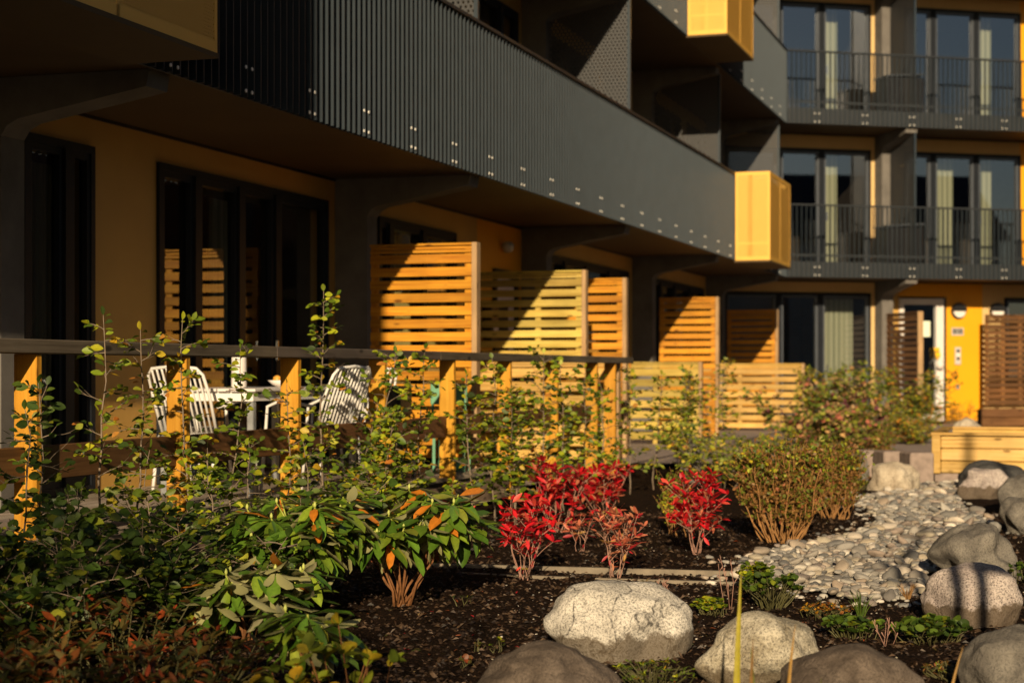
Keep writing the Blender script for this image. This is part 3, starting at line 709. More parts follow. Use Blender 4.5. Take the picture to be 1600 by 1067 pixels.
# ------------------------------------------------------------------ plants
def leaf_template(kind):
    if kind == 'oval':    T_ = [0, .13, .38, .62, .85, 1]; W_ = [0, .17, .31, .31, .17, 0]; cv = .10
    elif kind == 'long':  T_ = [0, .12, .35, .62, .86, 1]; W_ = [0, .06, .135, .155, .10, 0]; cv = .16
    elif kind == 'lance': T_ = [0, .15, .38, .62, .85, 1]; W_ = [0, .09, .155, .15, .07, 0]; cv = .12
    else:                 T_ = [0, .10, .36, .66, .90, 1]; W_ = [0, .30, .47, .44, .24, 0]; cv = .08
    n_ = len(T_); v = [(t, 0, -cv * t * t) for t in T_]
    for sgn in (1, -1):
        for i in range(1, n_ - 1): v.append((T_[i] + .02, sgn * W_[i], v[i][2] + W_[i] * .25 + .012 * (-1) ** i))
    f = []
    for off, flip in ((n_, 0), (2 * n_ - 2, 1)):
        F_ = [(0, 1, off)] + [(k, k + 1, off + k, off + k - 1) for k in range(1, n_ - 2)] + [(n_ - 2, n_ - 1, off + n_ - 3)]
        f += [q if not flip else q[::-1] for q in F_]
    return np.array(v), f
TEMPL = {k: leaf_template(k) for k in ('oval', 'long', 'lance', 'round')}
class Leaves:
    def __init__(s): s.p = []; s.d = []; s.u = []; s.z = []; s.c = []
    def add(s, p, d, u, size, col): s.p.append(tuple(p)); s.d.append(tuple(d)); s.u.append(tuple(u)); s.z.append(size); s.c.append(col)
    def build(s, name, mat, kind, parent=None):
        tv, tf = TEMPL[kind]; n_ = len(s.p)
        P = np.array(s.p); Dd = np.array(s.d); Uu = np.array(s.u); Zz = np.array(s.z)[:, None]
        Dd = Dd / (np.linalg.norm(Dd, axis=1, keepdims=True) + 1e-9); Sd = np.cross(Uu, Dd); Sd /= (np.linalg.norm(Sd, axis=1, keepdims=True) + 1e-9); Nn = np.cross(Dd, Sd)
        k = len(tv); rs = np.random.RandomState(len(s.p))
        wj = rs.uniform(.8, 1.15, (n_, 1, 1)); bj = rs.uniform(.3, 1.7, (n_, 1, 1))
        vs = P[:, None, :] + Zz[:, None, :] * (Dd[:, None, :] * tv[None, :, 0:1] + Sd[:, None, :] * tv[None, :, 1:2] * wj + Nn[:, None, :] * tv[None, :, 2:3] * bj)
        vs = vs.reshape(-1, 3); me = bpy.data.meshes.new(name)
        me.from_pydata(vs.tolist(), [], [tuple(a + i * k for a in f) for i in range(n_) for f in tf])
        ca = me.color_attributes.new('Col', 'FLOAT_COLOR', 'POINT'); c = np.ones((n_, k, 4), dtype=np.float32); c[:, :, :3] = np.array(s.c, dtype=np.float32)[:, None, :]
        c[:, :6, :3] *= 1.2; ca.data.foreach_set('color', c.ravel())
        me.materials.append(M[mat]); me.polygons.foreach_set('use_smooth', [True] * len(me.polygons)); me.update()
        o = bpy.data.objects.new(name, me); C.objects.link(o); o.parent = parent; return o
def rv(r, a=1): return Vector((r.gauss(0, a), r.gauss(0, a), r.gauss(0, a)))
def pick(r, pal):
    t = r.random() * sum(w_ for w_, _ in pal)
    for w_, c in pal:
        t -= w_
        if t <= 0: break
    k = r.uniform(.75, 1.25); return (c[0] * k * r.uniform(.92, 1.08), c[1] * k, c[2] * k)
GREEN = [(3.4, (.085, .14, .012)), (3.6, (.18, .24, .016)), (2.4, (.34, .36, .02)), (.7, (.46, .29, .02)), (.3, (.42, .16, .03)), (1.0, (.035, .06, .012))]
YGREEN = [(3, (.14, .19, .02)), (3, (.28, .30, .03)), (1.5, (.46, .36, .03)), (1, (.06, .10, .015)), (.4, (.45, .20, .04))]
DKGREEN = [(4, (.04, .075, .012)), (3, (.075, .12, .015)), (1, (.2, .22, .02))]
RED = [(5, (.60, .014, .024)), (3, (.34, .008, .018)), (.6, (.14, .02, .015)), (.35, (.22, .15, .03)), (1.5, (.66, .07, .05)), (.8, (.5, .16, .09))]
REDP = [(3, (.56, .17, .10)), (2, (.60, .26, .15)), (2, (.45, .03, .04)), (.5, (.5, .3, .1))]
ORANGE = [(2.4, (.16, .05, .014)), (.9, (.26, .055, .015)), (3, (.10, .075, .02)), (3.2, (.05, .06, .014)), (.3, (.34, .06, .02)), (1.4, (.16, .10, .025))]
BROWNG = [(3, (.20, .11, .03)), (3, (.15, .17, .02)), (2, (.28, .13, .04)), (1.5, (.10, .13, .015)), (.6, (.35, .12, .06))]
PINKMIX = [(2.4, (.42, .26, .12)), (1.2, (.42, .14, .09)), (3, (.26, .28, .04)), (3.5, (.11, .16, .02)), (1, (.14, .04, .06)), (1, (.5, .32, .14))]

def sapling(name, label, cat, x, y, h, seed, pal=GREEN, leaf=.046, stems=1, spread=.08, dens=1.0, blen=.34, stem_mat='stem_grey', group=None, low=.12, kind='oval', twig=1, z=0.0, rad=.008, up=.55):
    r = random.Random(seed); t = thing(name, label, cat, (x, y, z), 0, group); st = MB(); lv = Leaves()
    def put_leaves(pts, size, sp, tipleaf=True):
        acc = 0; side = 1
        for a, b in zip(pts[:-1], pts[1:]):
            seg = (b - a); l_ = seg.length; d = seg.normalized(); q = sp - acc
            while q < l_:
                p = a + d * q; sd = d.cross(Vector((0, 0, 1)))
                if sd.length < .1: sd = Vector((math.cos(q * 99), math.sin(q * 99), 0))
                sd.normalize(); dr = (sd * side * .9 + d * .55 + rv(r, .22)); dr.z *= .6; dr.z -= r.uniform(-.05, .35)
                nm = Vector((-.05, -.75, .8)) + rv(r, .45)
                s_ = size * r.uniform(.5, 1.35)
                if noise.noise(p * 7 + Vector((0, 0, seed))) > -.28: lv.add(p + dr.normalized() * .006, dr, nm, s_, pick(r, pal))
                side = -side; q += sp * r.uniform(.8, 1.2)
            acc = (l_ - (q - sp)) if q > l_ else 0; acc = max(0, min(sp, acc))
        if tipleaf:
            d = (pts[-1] - pts[-2]).normalized(); lv.add(pts[-1], d + rv(r, .2), Vector((0, 0, 1)) + rv(r, .4), size * .9, pick(r, pal))
    for si in range(stems):
        hh = h * (1 if si == 0 else r.uniform(.7, .97)); an = r.uniform(0, 6.28); b0 = Vector((math.cos(an), math.sin(an), 0)) * (0 if stems == 1 else r.uniform(.02, spread * .5))
        ln = Vector((math.cos(an), math.sin(an), 0)) * spread * (r.uniform(.2, .6) if stems == 1 else r.uniform(.5, 1.5)); ns = 9; pts = []
        wob = Vector((0, 0, 0))
        for i in range(ns + 1):
            f = i / ns; wob += Vector((r.gauss(0, .012), r.gauss(0, .012), 0)); pts.append(b0 + ln * f + wob + Vector((0, 0, -.03 + (hh + .03) * f)))
        st.tube(pts, [rad * (1 - .78 * i / ns) * (hh / 1.2) ** .5 for i in range(ns + 1)], 6)
        nb = int((16 * hh / 1.2 + 3) * dens); ang = r.uniform(0, 6)
        for bi in range(nb):
            f = low + (1 - low) * (bi + r.random() * .6) / nb * .97; k = f * ns; i = min(int(k), ns - 1); p = pts[i].lerp(pts[i + 1], k - i)
            ang += 2.4 + r.gauss(0, .35); L_ = blen * (1.05 - f * .82) * r.uniform(.55, 1.2) + .05
            el = up + r.gauss(0, .22); d = Vector((math.cos(ang) * math.cos(el), math.sin(ang) * math.cos(el), math.sin(el)))
            bp = [p]; m_ = 4
            for j in range(m_): d = (d + Vector((0, 0, -.10)) + rv(r, .13)).normalized(); bp.append(bp[-1] + d * L_ / m_)
            st.tube(bp, [rad * .42 * (1 - .7 * j / m_) for j in range(m_ + 1)], 4, cap=False)
            put_leaves(bp, leaf, leaf * .62 / min(dens, 1.3))
            if twig:
                for j in (1, 2, 3):
                    if r.random() < .6:
                        td = (d + rv(r, .55)); td.z = abs(td.z) * .5; td.normalize(); tp = [bp[j], bp[j] + td * L_ * .22, bp[j] + (td + Vector((0, 0, .1))) * L_ * .42]
                        st.tube(tp, [rad * .22, rad * .16, rad * .09], 3, cap=False); put_leaves(tp, leaf * .92, leaf * .6)
        put_leaves(pts[int(ns * .55):], leaf, leaf * .6)
    st.build('stem', stem_mat, t, smooth=True, fix=False); lv.build('foliage', 'leaf', kind, t); return t

def on_row(x, off): # hedge row: parallel to the railing, off metres on the garden side
    r = (x - 800) / F; c = 5.055 - off * 1.0506; Z = c / (.322 - r); return r * Z, Z
gh = 'young beech plants of the hedge along the railing'
HEDGE = [ # pixel x, offset, pixel y of the top, label, palette, dens
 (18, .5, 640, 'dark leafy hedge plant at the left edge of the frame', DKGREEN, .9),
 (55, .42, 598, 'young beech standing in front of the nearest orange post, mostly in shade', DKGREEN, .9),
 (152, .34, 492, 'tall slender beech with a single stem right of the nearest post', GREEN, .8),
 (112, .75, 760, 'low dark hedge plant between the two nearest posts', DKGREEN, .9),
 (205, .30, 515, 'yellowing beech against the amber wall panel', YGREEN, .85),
 (232, .8, 700, 'bushy hedge plant below the second post', GREEN, .9),
 (282, .36, 500, 'beech with bare twig tips in front of the second post', GREEN, .85),
 (322, .75, 700, 'leafy hedge plant below the white table', GREEN, 1.0),
 (348, .36, 545, 'slim beech in front of the white vase', GREEN, .9),
 (395, .7, 690, 'dense low hedge plant left of the third post', GREEN, 1.0),
 (448, .40, 600, 'beech with a few orange leaves at the third post', YGREEN, 1.0),
 (503, .38, 455, 'tallest beech of the hedge, rising above the handrail', GREEN, 1.05),
 (488, .8, 690, 'low leafy hedge plant under the tallest beech', GREEN, 1.1),
 (545, .38, 550, 'bushy beech left of the fourth post', GREEN, 1.3),
 (578, .75, 640, 'wide leafy hedge plant in front of the fourth post', GREEN, 1.4),
 (652, .40, 545, 'beech between the fourth and fifth posts', GREEN, .9),
 (742, .9, 585, 'thin beech stem standing right of the fifth post', GREEN, .9),
 (775, .75, 560, 'beech in front of the sixth post', GREEN, 1.1),
 (812, .9, 600, 'dense beech behind the left red shrub', GREEN, 1.3),
 (848, .75, 552, 'tall beech left of the rail end', GREEN, 1.2),
 (880, .95, 570, 'dense beech behind the red shrubs', GREEN, 1.15),
 (915, .8, 575, 'leafy beech before the last posts of the railing', GREEN, 1.15),
 (950, 1.0, 590, 'bushy beech at the end of the railing', GREEN, 1.15),
 (985, .95, 575, 'green beech just past the end of the handrail', YGREEN, 1.15),
 (1020, 1.0, 585, 'yellow green beech in front of the yellow low fence', YGREEN, 1.15),
 (1055, .8, 575, 'tall yellow green beech at the middle of the yellow low fence', YGREEN, 1.3),
 (1092, 1.0, 600, 'yellow green beech where the two low fences meet', YGREEN, 1.15),
 (1128, .7, 562, 'slim beech before the pale low fence', YGREEN, 1.2),
]
for i, (px, off, py, lb, pal, dn) in enumerate(HEDGE):
    x, y = on_row(px, off); h = EYE + (HY - py) / F * y
    sapling('hedge_plant', lb, 'shrub', x, y, h, 100 + i, pal, .052, 2 if dn > 1.25 else 1, .16 if dn > 1.25 else .1, dn * (1.4 if px < 760 else 1.3), .185 if dn < 1.2 else .30, 'stem_grey', gh, .12 if px < 700 else .2)

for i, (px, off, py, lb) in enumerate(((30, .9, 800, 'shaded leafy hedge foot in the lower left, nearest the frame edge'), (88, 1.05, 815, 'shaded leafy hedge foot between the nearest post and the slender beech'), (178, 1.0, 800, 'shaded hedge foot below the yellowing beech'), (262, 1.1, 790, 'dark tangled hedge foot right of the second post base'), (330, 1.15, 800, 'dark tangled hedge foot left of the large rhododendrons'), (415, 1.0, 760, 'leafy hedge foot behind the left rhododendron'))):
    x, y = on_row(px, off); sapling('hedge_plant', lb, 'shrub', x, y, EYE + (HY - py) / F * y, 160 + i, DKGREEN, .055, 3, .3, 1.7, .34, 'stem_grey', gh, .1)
def shrub_px(name, label, px, base_y, top_y, seed, **k):
    x, y = gp(px, base_y); h = EYE + (HY - top_y) / F * y; return sapling(name, label, k.pop('cat', 'shrub'), x, y, h, seed, **k)
shrub_px('deciduous_shrub', 'yellow green loose shrub behind the right red shrub', 1130, 762, 655, 301, pal=YGREEN, leaf=.045, stems=7, spread=.4, dens=1.0, blen=.4)
shrub_px('deciduous_shrub', 'low green shrub behind the brown twiggy hedge', 1165, 740, 665, 302, pal=YGREEN, leaf=.045, stems=7, spread=.4, dens=1.0, blen=.4)
shrub_px('deciduous_shrub', 'tall pinkish shrub with fading leaves at the end of the low fence', 1262, 705, 578, 303, pal=PINKMIX, leaf=.06, stems=7, spread=.45, dens=1.5, blen=.5, kind='round')
shrub_px('deciduous_shrub', 'pink and cream leaved shrub above the brown hedge', 1300, 722, 620, 304, pal=PINKMIX, leaf=.06, stems=6, spread=.4, dens=1.5, blen=.4, kind='round')
shrub_px('deciduous_shrub', 'upright dark green shrub in front of the dark glass doors', 1335, 690, 566, 305, pal=GREEN, leaf=.05, stems=6, spread=.3, dens=1.6, blen=.42)
shrub_px('deciduous_shrub', 'small yellow green shrub left of the dark glass doors', 1290, 690, 575, 306, pal=YGREEN, leaf=.055, stems=5, spread=.3, dens=1.5, blen=.4)
shrub_px('deciduous_shrub', 'green and orange shrub before the narrow brown screen', 1412, 688, 572, 307, pal=YGREEN + [(1.2, (.5, .2, .03)), (2, (.08, .12, .02))], leaf=.055, stems=7, spread=.45, dens=1.5, blen=.45)
shrub_px('deciduous_shrub', 'low rust coloured shrub below the concrete pier', 1368, 712, 640, 308, pal=BROWNG + [(4, (.12, .16, .02))], leaf=.04, stems=10, spread=.5, dens=1.5, blen=.3, stem_mat='stem_brown')
shrub_px('deciduous_shrub', 'orange flecked shrub left of the timber planter', 1430, 700, 640, 309, pal=YGREEN + [(2, (.5, .2, .03))], leaf=.04, stems=8, spread=.35, dens=1.5, blen=.3)
shrub_px('deciduous_shrub', 'brown ground hugging shrub beside the granite kerb', 1340, 722, 660, 310, pal=BROWNG + [(4, (.12, .16, .02))], leaf=.04, stems=10, spread=.5, dens=1.5, blen=.3, stem_mat='stem_brown')
for px, lb in ((1487, 'small brown tuft left below the bright yellow panel'), (1511, 'small brown tuft right below the bright yellow panel')):
    shrub_px('dry_tuft', lb, px, 668, 628, px, pal=BROWNG, leaf=.05, stems=8, spread=.3, dens=.5, blen=.2, stem_mat='stem_brown', kind='lance', cat='tuft')

# twiggy hedge with bare lower stems
def twig_hedge(label, px, by, ty, wpx, seed, nst=46, pal=BROWNG):
    r = random.Random(seed); x, y = gp(px, by); h = EYE + (HY - ty) / F * y; W = wpx / F * y / 2
    t = thing('twiggy_shrub', label, 'shrub', (x, y, 0)); st = MB(); lv = Leaves()
    for i in range(nst):
        a = r.uniform(0, 6.28); q = r.random() ** .5; ex = math.cos(a) * q * W; ey = math.sin(a) * q * W * .7
        bx, by_ = ex * .28 + r.gauss(0, .03), ey * .3; hh = h * r.uniform(.86, 1.02); pts = []
        for j in range(9):
            f = j / 8; g_ = 1 - (1 - f) ** 2.2; pts.append(Vector((bx + (ex - bx) * g_ + r.gauss(0, .008), by_ + (ey - by_) * g_ + r.gauss(0, .008), -.02 + hh * f)))
        st.tube(pts, [.0055 * (1 - .6 * j / 8) for j in range(9)], 5, cap=False)
        for b_ in range(20):
            f = r.uniform(.42, 1.0) if r.random() < .85 else r.uniform(.2, .5); k = f * 8; j = min(int(k), 7); p = pts[j].lerp(pts[j + 1], k - j)
            d = Vector((r.gauss(0, 1), r.gauss(0, 1), r.uniform(.2, 1.6))).normalized(); L_ = r.uniform(.05, .14); tp = [p, p + d * L_ * .5 + rv(r, .006), p + d * L_ + Vector((0, 0, .02))]
            st.tube(tp, [.0022, .0018, .001], 3, cap=False)
            for m_ in range(5):
                pp = tp[0].lerp(tp[2], r.random()); dr = rv(r, 1); top = pp.z / h
                c = pick(r, pal if r.random() < .45 else (YGREEN + GREEN if top > .74 else pal)); lv.add(pp, dr, Vector((0, -.2, 1)) + rv(r, .6), r.uniform(.02, .036), c)
    st.build('stem', 'stem_brown', t, smooth=True, fix=False); lv.build('foliage', 'leaf', 'oval', t)
twig_hedge('brown twiggy shrub with arching bare stems left of the pebbles', 1222, 846, 702, 158, 5, 54)
twig_hedge('second brown twiggy shrub with reddish leaves, right part of the pair', 1300, 812, 700, 90, 6, 34)
twig_hedge('bare stemmed dry shrub between the two red shrubs', 1047, 838, 740, 40, 9, 7, YGREEN)

# red autumn shrubs
def red_shrub(label, px, by, ty, wpx, seed, nst=7, pal=RED, dens=1.0, leaf=.05):
    r = random.Random(seed); x, y = gp(px, by); h = EYE + (HY - ty) / F * y; W = wpx / F * y / 2
    t = thing('red_shrub', label, 'shrub', (x, y, 0), 0, 'red leaved shrubs in the bed'); st = MB(); lv = Leaves()
    for i in range(nst):
        a = i * 2.4 + r.uniform(-.4, .4); q = r.uniform(.35, 1.0); ex = math.cos(a) * q * W * .8; ey = math.sin(a) * q * W * .6; hh = h * r.uniform(.72, 1.0) * (1 - .15 * q); pts = []
        for j in range(8):
            f = j / 7; pts.append(Vector((ex * (.12 + .88 * f ** .9) + r.gauss(0, .006), ey * f ** .8 + r.gauss(0, .006), -.02 + hh * f)))
        st.tube(pts, [.0030 * (1 - .6 * j / 7) for j in range(8)], 5, cap=False)
        tips = [(pts[7], (pts[7] - pts[6]).normalized())]; leaf_ = leaf * 1.3
        for b_ in range(int(4 * dens)):
            f = r.uniform(.35, .95); k = f * 7; j = min(int(k), 6); p = pts[j].lerp(pts[j + 1], k - j); an = r.uniform(0, 6.28)
            d = Vector((math.cos(an) * .8, math.sin(an) * .8, r.uniform(.4, 1.2))).normalized(); L_ = r.uniform(.07, .2) * (h / .6); e = p + d * L_
            st.tube([p, p.lerp(e, .5) + rv(r, .006), e], [.0026, .002, .0014], 4, cap=False); tips.append((e, d))
            for m_ in range(int(3 * dens)):
                pp = p.lerp(e, r.uniform(.3, 1)); dr = d * .6 + rv(r, .6); lv.add(pp, dr, Vector((0, -.3, 1)) + rv(r, .45), leaf_ * r.uniform(.6, 1.15), pick(r, pal))
        for e, d in tips:
            for m_ in range(4):
                an = r.uniform(0, 6.28); dr = Vector((math.cos(an), math.sin(an), r.uniform(-.3, .7))) + d * .4; lv.add(e, dr, Vector((0, 0, 1)) + rv(r, .4), leaf_ * r.uniform(.7, 1.2), pick(r, pal))
        for m_ in range(int(3 * dens)):
            k = r.uniform(1.5, 7); j = min(int(k), 6); lv.add(pts[j].lerp(pts[j + 1], k - j), rv(r, 1), Vector((0, 0, 1)) + rv(r, .5), leaf_ * r.uniform(.5, 1), pick(r, pal))
    st.build('stem', 'stem_pink', t, smooth=True, fix=False); lv.build('foliage', 'leaf', 'lance', t)
red_shrub('bright red shrub left of the big pale boulder, nearest of the red ones', 818, 905, 768, 140, 11, 9, RED, 1.15, .056)
red_shrub('taller crimson shrub behind the nearest red one', 868, 835, 718, 125, 12, 10, RED, 1.25, .064)
red_shrub('crimson shrub beneath the railing end, at the back of the bed', 940, 810, 722, 125, 13, 10, RED + [(2, (.5, .16, .09))], 1.25, .067)
red_shrub('salmon pink leaved shrub directly above the big pale boulder', 962, 905, 768, 110, 14, 9, REDP, .8, .048)
red_shrub('dense scarlet shrub in front of the twiggy brown shrubs', 1088, 868, 730, 118, 15, 11, RED, 1.6, .052)
red_shrub('small crimson shrub half hidden by the rhododendron', 700, 880, 765, 60, 16, 5, RED, .6, .05)
red_shrub('small salmon twig shrub left of the salmon pink one', 905, 862, 790, 60, 17, 4, REDP, .6, .055)

# rhododendrons
def rhodo(label, px, by, ty, wpx, seed, nst=6, pale=.1, leaf=.13, split=True, orange=.05):
    r = random.Random(seed); x, y = gp(px, by); h = EYE + (HY - ty) / F * y; W = wpx / F * y / 2
    t = thing('rhododendron', label, 'shrub', (x, y, 0), 0, 'rhododendrons in front of the hedge'); st = MB(); st2 = MB(); lv = Leaves(); bd = MB()
    pal = [(3, (.05, .11, .012)), (3.4, (.09, .175, .02)), (2.2, (.17, .25, .025)), (1, (.27, .30, .04))]
    for i in range(nst):
        a = i * 2.4 + r.uniform(-.3, .3); q = r.uniform(.2, .9) ** .7; mid = Vector((math.cos(a) * q * W * .5, math.sin(a) * q * W * .4, h * r.uniform(.3, .5)))
        st.tube([Vector((r.gauss(0, .03), r.gauss(0, .03), -.03)), mid * .45 + rv(r, .012), mid], [.009, .007, .0055], 6)
        for b_ in range(3 if split else 2):
            an = a + r.uniform(-1.2, 1.2); e = Vector((mid.x + math.cos(an) * W * r.uniform(.2, .55), mid.y + math.sin(an) * W * r.uniform(.15, .45), h * r.uniform(.62, 1.0)))
            m2 = mid.lerp(e, .5) + rv(r, .015); st.tube([mid, m2], [.0065, .0055], 5); st2 = MB(); st2.tube([m2, e], [.005, .004], 5); st2.build('young_shoot', 'stem_green', t, smooth=True, fix=False)
            d = (e - m2).normalized()
            if r.random() < .4: bd = MB(); bd.lathe([(.001, 0), (.006, .005), (.0075, .012), (.005, .022), (.001, .028)], 7, 0, 0); bd.build('bud', 'bud_green', t, tuple(e), smooth=True, fix=False)
            nl = r.randint(8, 12); off = r.uniform(0, 6.28)
            for m_ in range(nl):
                an = off + m_ * 2.4; dz = r.uniform(-.7, .25); dr = Vector((math.cos(an), math.sin(an), dz))
                if r.random() < .1: dr.z = -1.8
                u_ = Vector((0, 0, 1)) + rv(r, .2)
                if r.random() < pale: u_ = -u_; c = (.30, .28, .17)
                else: c = pick(r, pal)
                if r.random() < orange: c = (.5, .17, .02)
                s_ = leaf * r.uniform(.7, 1.2); lv.add(e + dr.normalized() * .006 - Vector((0, 0, m_ * .0015)), dr, u_, s_, c)
            if r.random() < .5:
                for m_ in range(5): an = r.uniform(0, 6.28); dr = Vector((math.cos(an), math.sin(an), r.uniform(-1.2, -.3))); lv.add(m2, dr, Vector((0, 0, 1)), leaf * r.uniform(.6, 1), pick(r, pal))
    st.build('stem', 'stem_red', t, smooth=True, fix=False); lv.build('foliage', 'leaf_glossy', 'long', t)
rhodo('large glossy rhododendron with leaf whorls left of the dark soil', 628, 945, 768, 270, 21, 14, .1, .175, True, .09)
rhodo('glossy rhododendron directly left of the large one', 472, 965, 780, 230, 22, 11, .06, .165)
rhodo('low rhododendron showing pale leaf undersides', 385, 1000, 885, 210, 23, 6, .4, .175)
rhodo('small dark rhododendron at the bottom edge among fallen twigs', 470, 1075, 955, 100, 24, 3, .15, .15)

# bottom left shrub and nearby branches
def low_shrub(name, label, pos, h, W, seed, nst, pal, leaf, kind='oval', lmat='leaf', smat='stem_brown', nl=14, cat='shrub', group=None):
    r = random.Random(seed); t = thing(name, label, cat, pos, 0, group); st = MB(); lv = Leaves()
    for i in range(nst):
        a = r.uniform(0, 6.28); q = r.random() ** .5; e = Vector((math.cos(a) * q * W, math.sin(a) * q * W, h * r.uniform(.6, 1) * (1 - .25 * q * q))); b_ = Vector((e.x * .35, e.y * .35, -.02)); m_ = b_.lerp(e, .5) + rv(r, .02)
        st.tube([b_, m_, e], [.004, .003, .0018], 5, cap=False); d = (e - m_).normalized()
        for j in range(nl):
            f = r.uniform(.25, 1) if j > 4 else 1; p = (b_.lerp(m_, f * 2) if f < .5 else m_.lerp(e, f * 2 - 1)); an = r.uniform(0, 6.28)
            dr = Vector((math.cos(an), math.sin(an), r.uniform(-.2, .8))) + d * .3; lv.add(p, dr, Vector((0, 0, 1)) + rv(r, .35), leaf * r.uniform(.6, 1.2), pick(r, pal))
    st.build('stem', smat, t, smooth=True, fix=False); lv.build('foliage', lmat, kind, t); return t
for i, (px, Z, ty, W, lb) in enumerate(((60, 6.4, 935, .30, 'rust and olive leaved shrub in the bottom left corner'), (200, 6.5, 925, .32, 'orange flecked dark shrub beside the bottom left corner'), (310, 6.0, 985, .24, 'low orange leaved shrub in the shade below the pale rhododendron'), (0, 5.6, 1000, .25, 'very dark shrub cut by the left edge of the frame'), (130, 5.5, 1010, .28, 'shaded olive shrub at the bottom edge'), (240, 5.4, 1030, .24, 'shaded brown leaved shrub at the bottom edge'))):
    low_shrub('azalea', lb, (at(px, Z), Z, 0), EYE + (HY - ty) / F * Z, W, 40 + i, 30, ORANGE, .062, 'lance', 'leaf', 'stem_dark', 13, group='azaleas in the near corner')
low_shrub('branch_plant', 'yellow green plant with broad leaves at the bottom edge left of the boulders', (at(535, 5.6), 5.6, 0), EYE + (HY - 965) / F * 5.6, .16, 61, 9, [(3, (.20, .24, .02)), (2, (.36, .28, .02)), (1.5, (.12, .16, .02))], .065, 'oval', 'leaf', 'stem_red', 9)
low_shrub('branch_plant', 'leafy sprig with orange tips beside the bottom edge', (at(430, 5.5), 5.5, 0), EYE + (HY - 1030) / F * 5.5, .2, 62, 10, [(3, (.20, .24, .02)), (2, (.40, .26, .02)), (1.5, (.12, .16, .02))], .06, 'oval', 'leaf', 'stem_red', 9)

# little perennials
gpn = 'small leafy perennials among the boulders'
for i, (px, by, h, W, pal, leaf, kd, lb) in enumerate((
  (1205, 948, .17, .15, DKGREEN + [(5, (.11, .18, .02))], .055, 'round', 'bright green cranesbill clump at the near edge of the pebbles'),
  (1180, 925, .16, .09, GREEN, .045, 'round', 'small green cranesbill left of the bright clump'),
  (1330, 998, .09, .13, DKGREEN + [(4, (.10, .17, .02))], .05, 'round', 'low dark green leafy clump between two boulders'),
  (1455, 1008, .11, .17, DKGREEN + [(4, (.10, .17, .02))], .06, 'round', 'scalloped green leafy clump right of centre in the near soil'),
  (1290, 962, .05, .14, [(3, (.45, .22, .02)), (2, (.25, .09, .02)), (1, (.10, .09, .02))], .03, 'oval', 'flat clump of yellow and orange leaves'),
  (1110, 962, .08, .08, GREEN, .04, 'round', 'green tuft right of the big pale boulder'),
  (1020, 1075, .10, .16, GREEN + [(3, (.14, .2, .03))], .035, 'lance', 'green tuft before the big pale boulder'),
  (775, 1020, .06, .03, GREEN, .03, 'round', 'tiny green seedling in the open soil'),
  (730, 1040, .03, .04, ORANGE, .035, 'round', 'tiny withered seedling in the open soil'),
  (745, 1015, .03, .03, BROWNG, .03, 'lance', 'grey brown seedling above the withered one'),
  (1590, 910, .10, .16, DKGREEN, .045, 'round', 'dark leaves at the right edge behind the banded boulder'),
  (720, 945, .05, .05, DKGREEN, .03, 'lance', 'small grassy tuft right of the large rhododendron'),
  (1345, 765, .09, .07, GREEN, .04, 'oval', 'small green sprout left of the cream boulder'),
  (1500, 1062, .06, .14, BROWNG, .03, 'lance', 'dry low tuft at the bottom right'))):
    x, y = gp(px, by); low_shrub('perennial', lb, (x, y, 0), h, W, 80 + i, 60 if W > .06 else 5, pal, leaf * .62, kd, 'leaf', 'stem_dark', 4, 'plant', gpn)
def blades(name, label, pos, seed, n_, h, spread, cols, wd=.006, cat='grass tuft', leanx=0):
    r = random.Random(seed); q = MB()
    for i in range(n_):
        a = r.uniform(0, 6.28); b_ = Vector((math.cos(a), math.sin(a), 0)) * (0 if n_ == 1 else r.uniform(0, spread * .25)); hh = h * (1 if n_ == 1 else r.uniform(.65, 1)); ln = Vector((math.cos(a) + leanx, math.sin(a), 0)) * spread * r.uniform(.3, 1); c = cols[i % len(cols)]
        sd = Vector((math.cos(r.uniform(-.6, .6)), math.sin(r.uniform(-.6, .6)), 0)); m_ = 9; vs = []; fs = []
        for j in range(m_ + 1):
            f = j / m_; p = b_ + ln * f * f + Vector((0, 0, hh * f - .02)); w_ = wd * (1 - f ** 2.2) + .0004; vs += [p - sd * w_, p + Vector((0, w_ * .5, 0)), p + sd * w_]
        for j in range(m_): fs += [(3 * j, 3 * j + 1, 3 * j + 4, 3 * j + 3), (3 * j + 1, 3 * j + 2, 3 * j + 5, 3 * j + 4)]
        q.add(vs, fs, c)
    o = q.build(name, 'leaf', None, pos, fix=False, smooth=True); tag(o, label, cat); return o
x, y = gp(1345, 965); blades('grass_tuft', 'small upright green grass tuft in front of the pebbles', (x, y, 0), 3, 22, .15, .07, [(.06, .11, .015), (.09, .14, .02)], .003)
x, y = gp(1418, 940); blades('dry_grass_tuft', 'clipped tan grass tuft beside the banded boulder', (x, y, 0), 4, 26, .12, .05, [(.28, .15, .06), (.35, .2, .08)], .003)
for px, ty, Z, cl, wd_, lx, lb in ((1150, 880, 5.3, (.42, .36, .03), .009, .0, 'tall yellow green grass blade in front of the lichened boulder'), (1172, 985, 5.2, (.24, .13, .04), .007, 1.2, 'bent tan grass blade beside the tall one'), (1180, 1000, 5.3, (.10, .14, .02), .006, .3, 'short green grass blade in front of the lichened boulder'), (1228, 965, 5.2, (.42, .24, .06), .006, .9, 'straw coloured stalk right of the tall blade'), (1475, 1000, 5.2, (.42, .24, .06), .005, 1.2, 'straw stalk at the bottom right'), (1275, 1045, 5.2, (.12, .13, .02), .005, .8, 'short green blade before the dark rounded boulder')):
    blades('ornamental_grass', lb, (at(px, Z), Z, 0), int(px), 1, EYE + (HY - ty) / F * Z, .045, [cl], wd_ * 1.25, 'grass blade', lx)
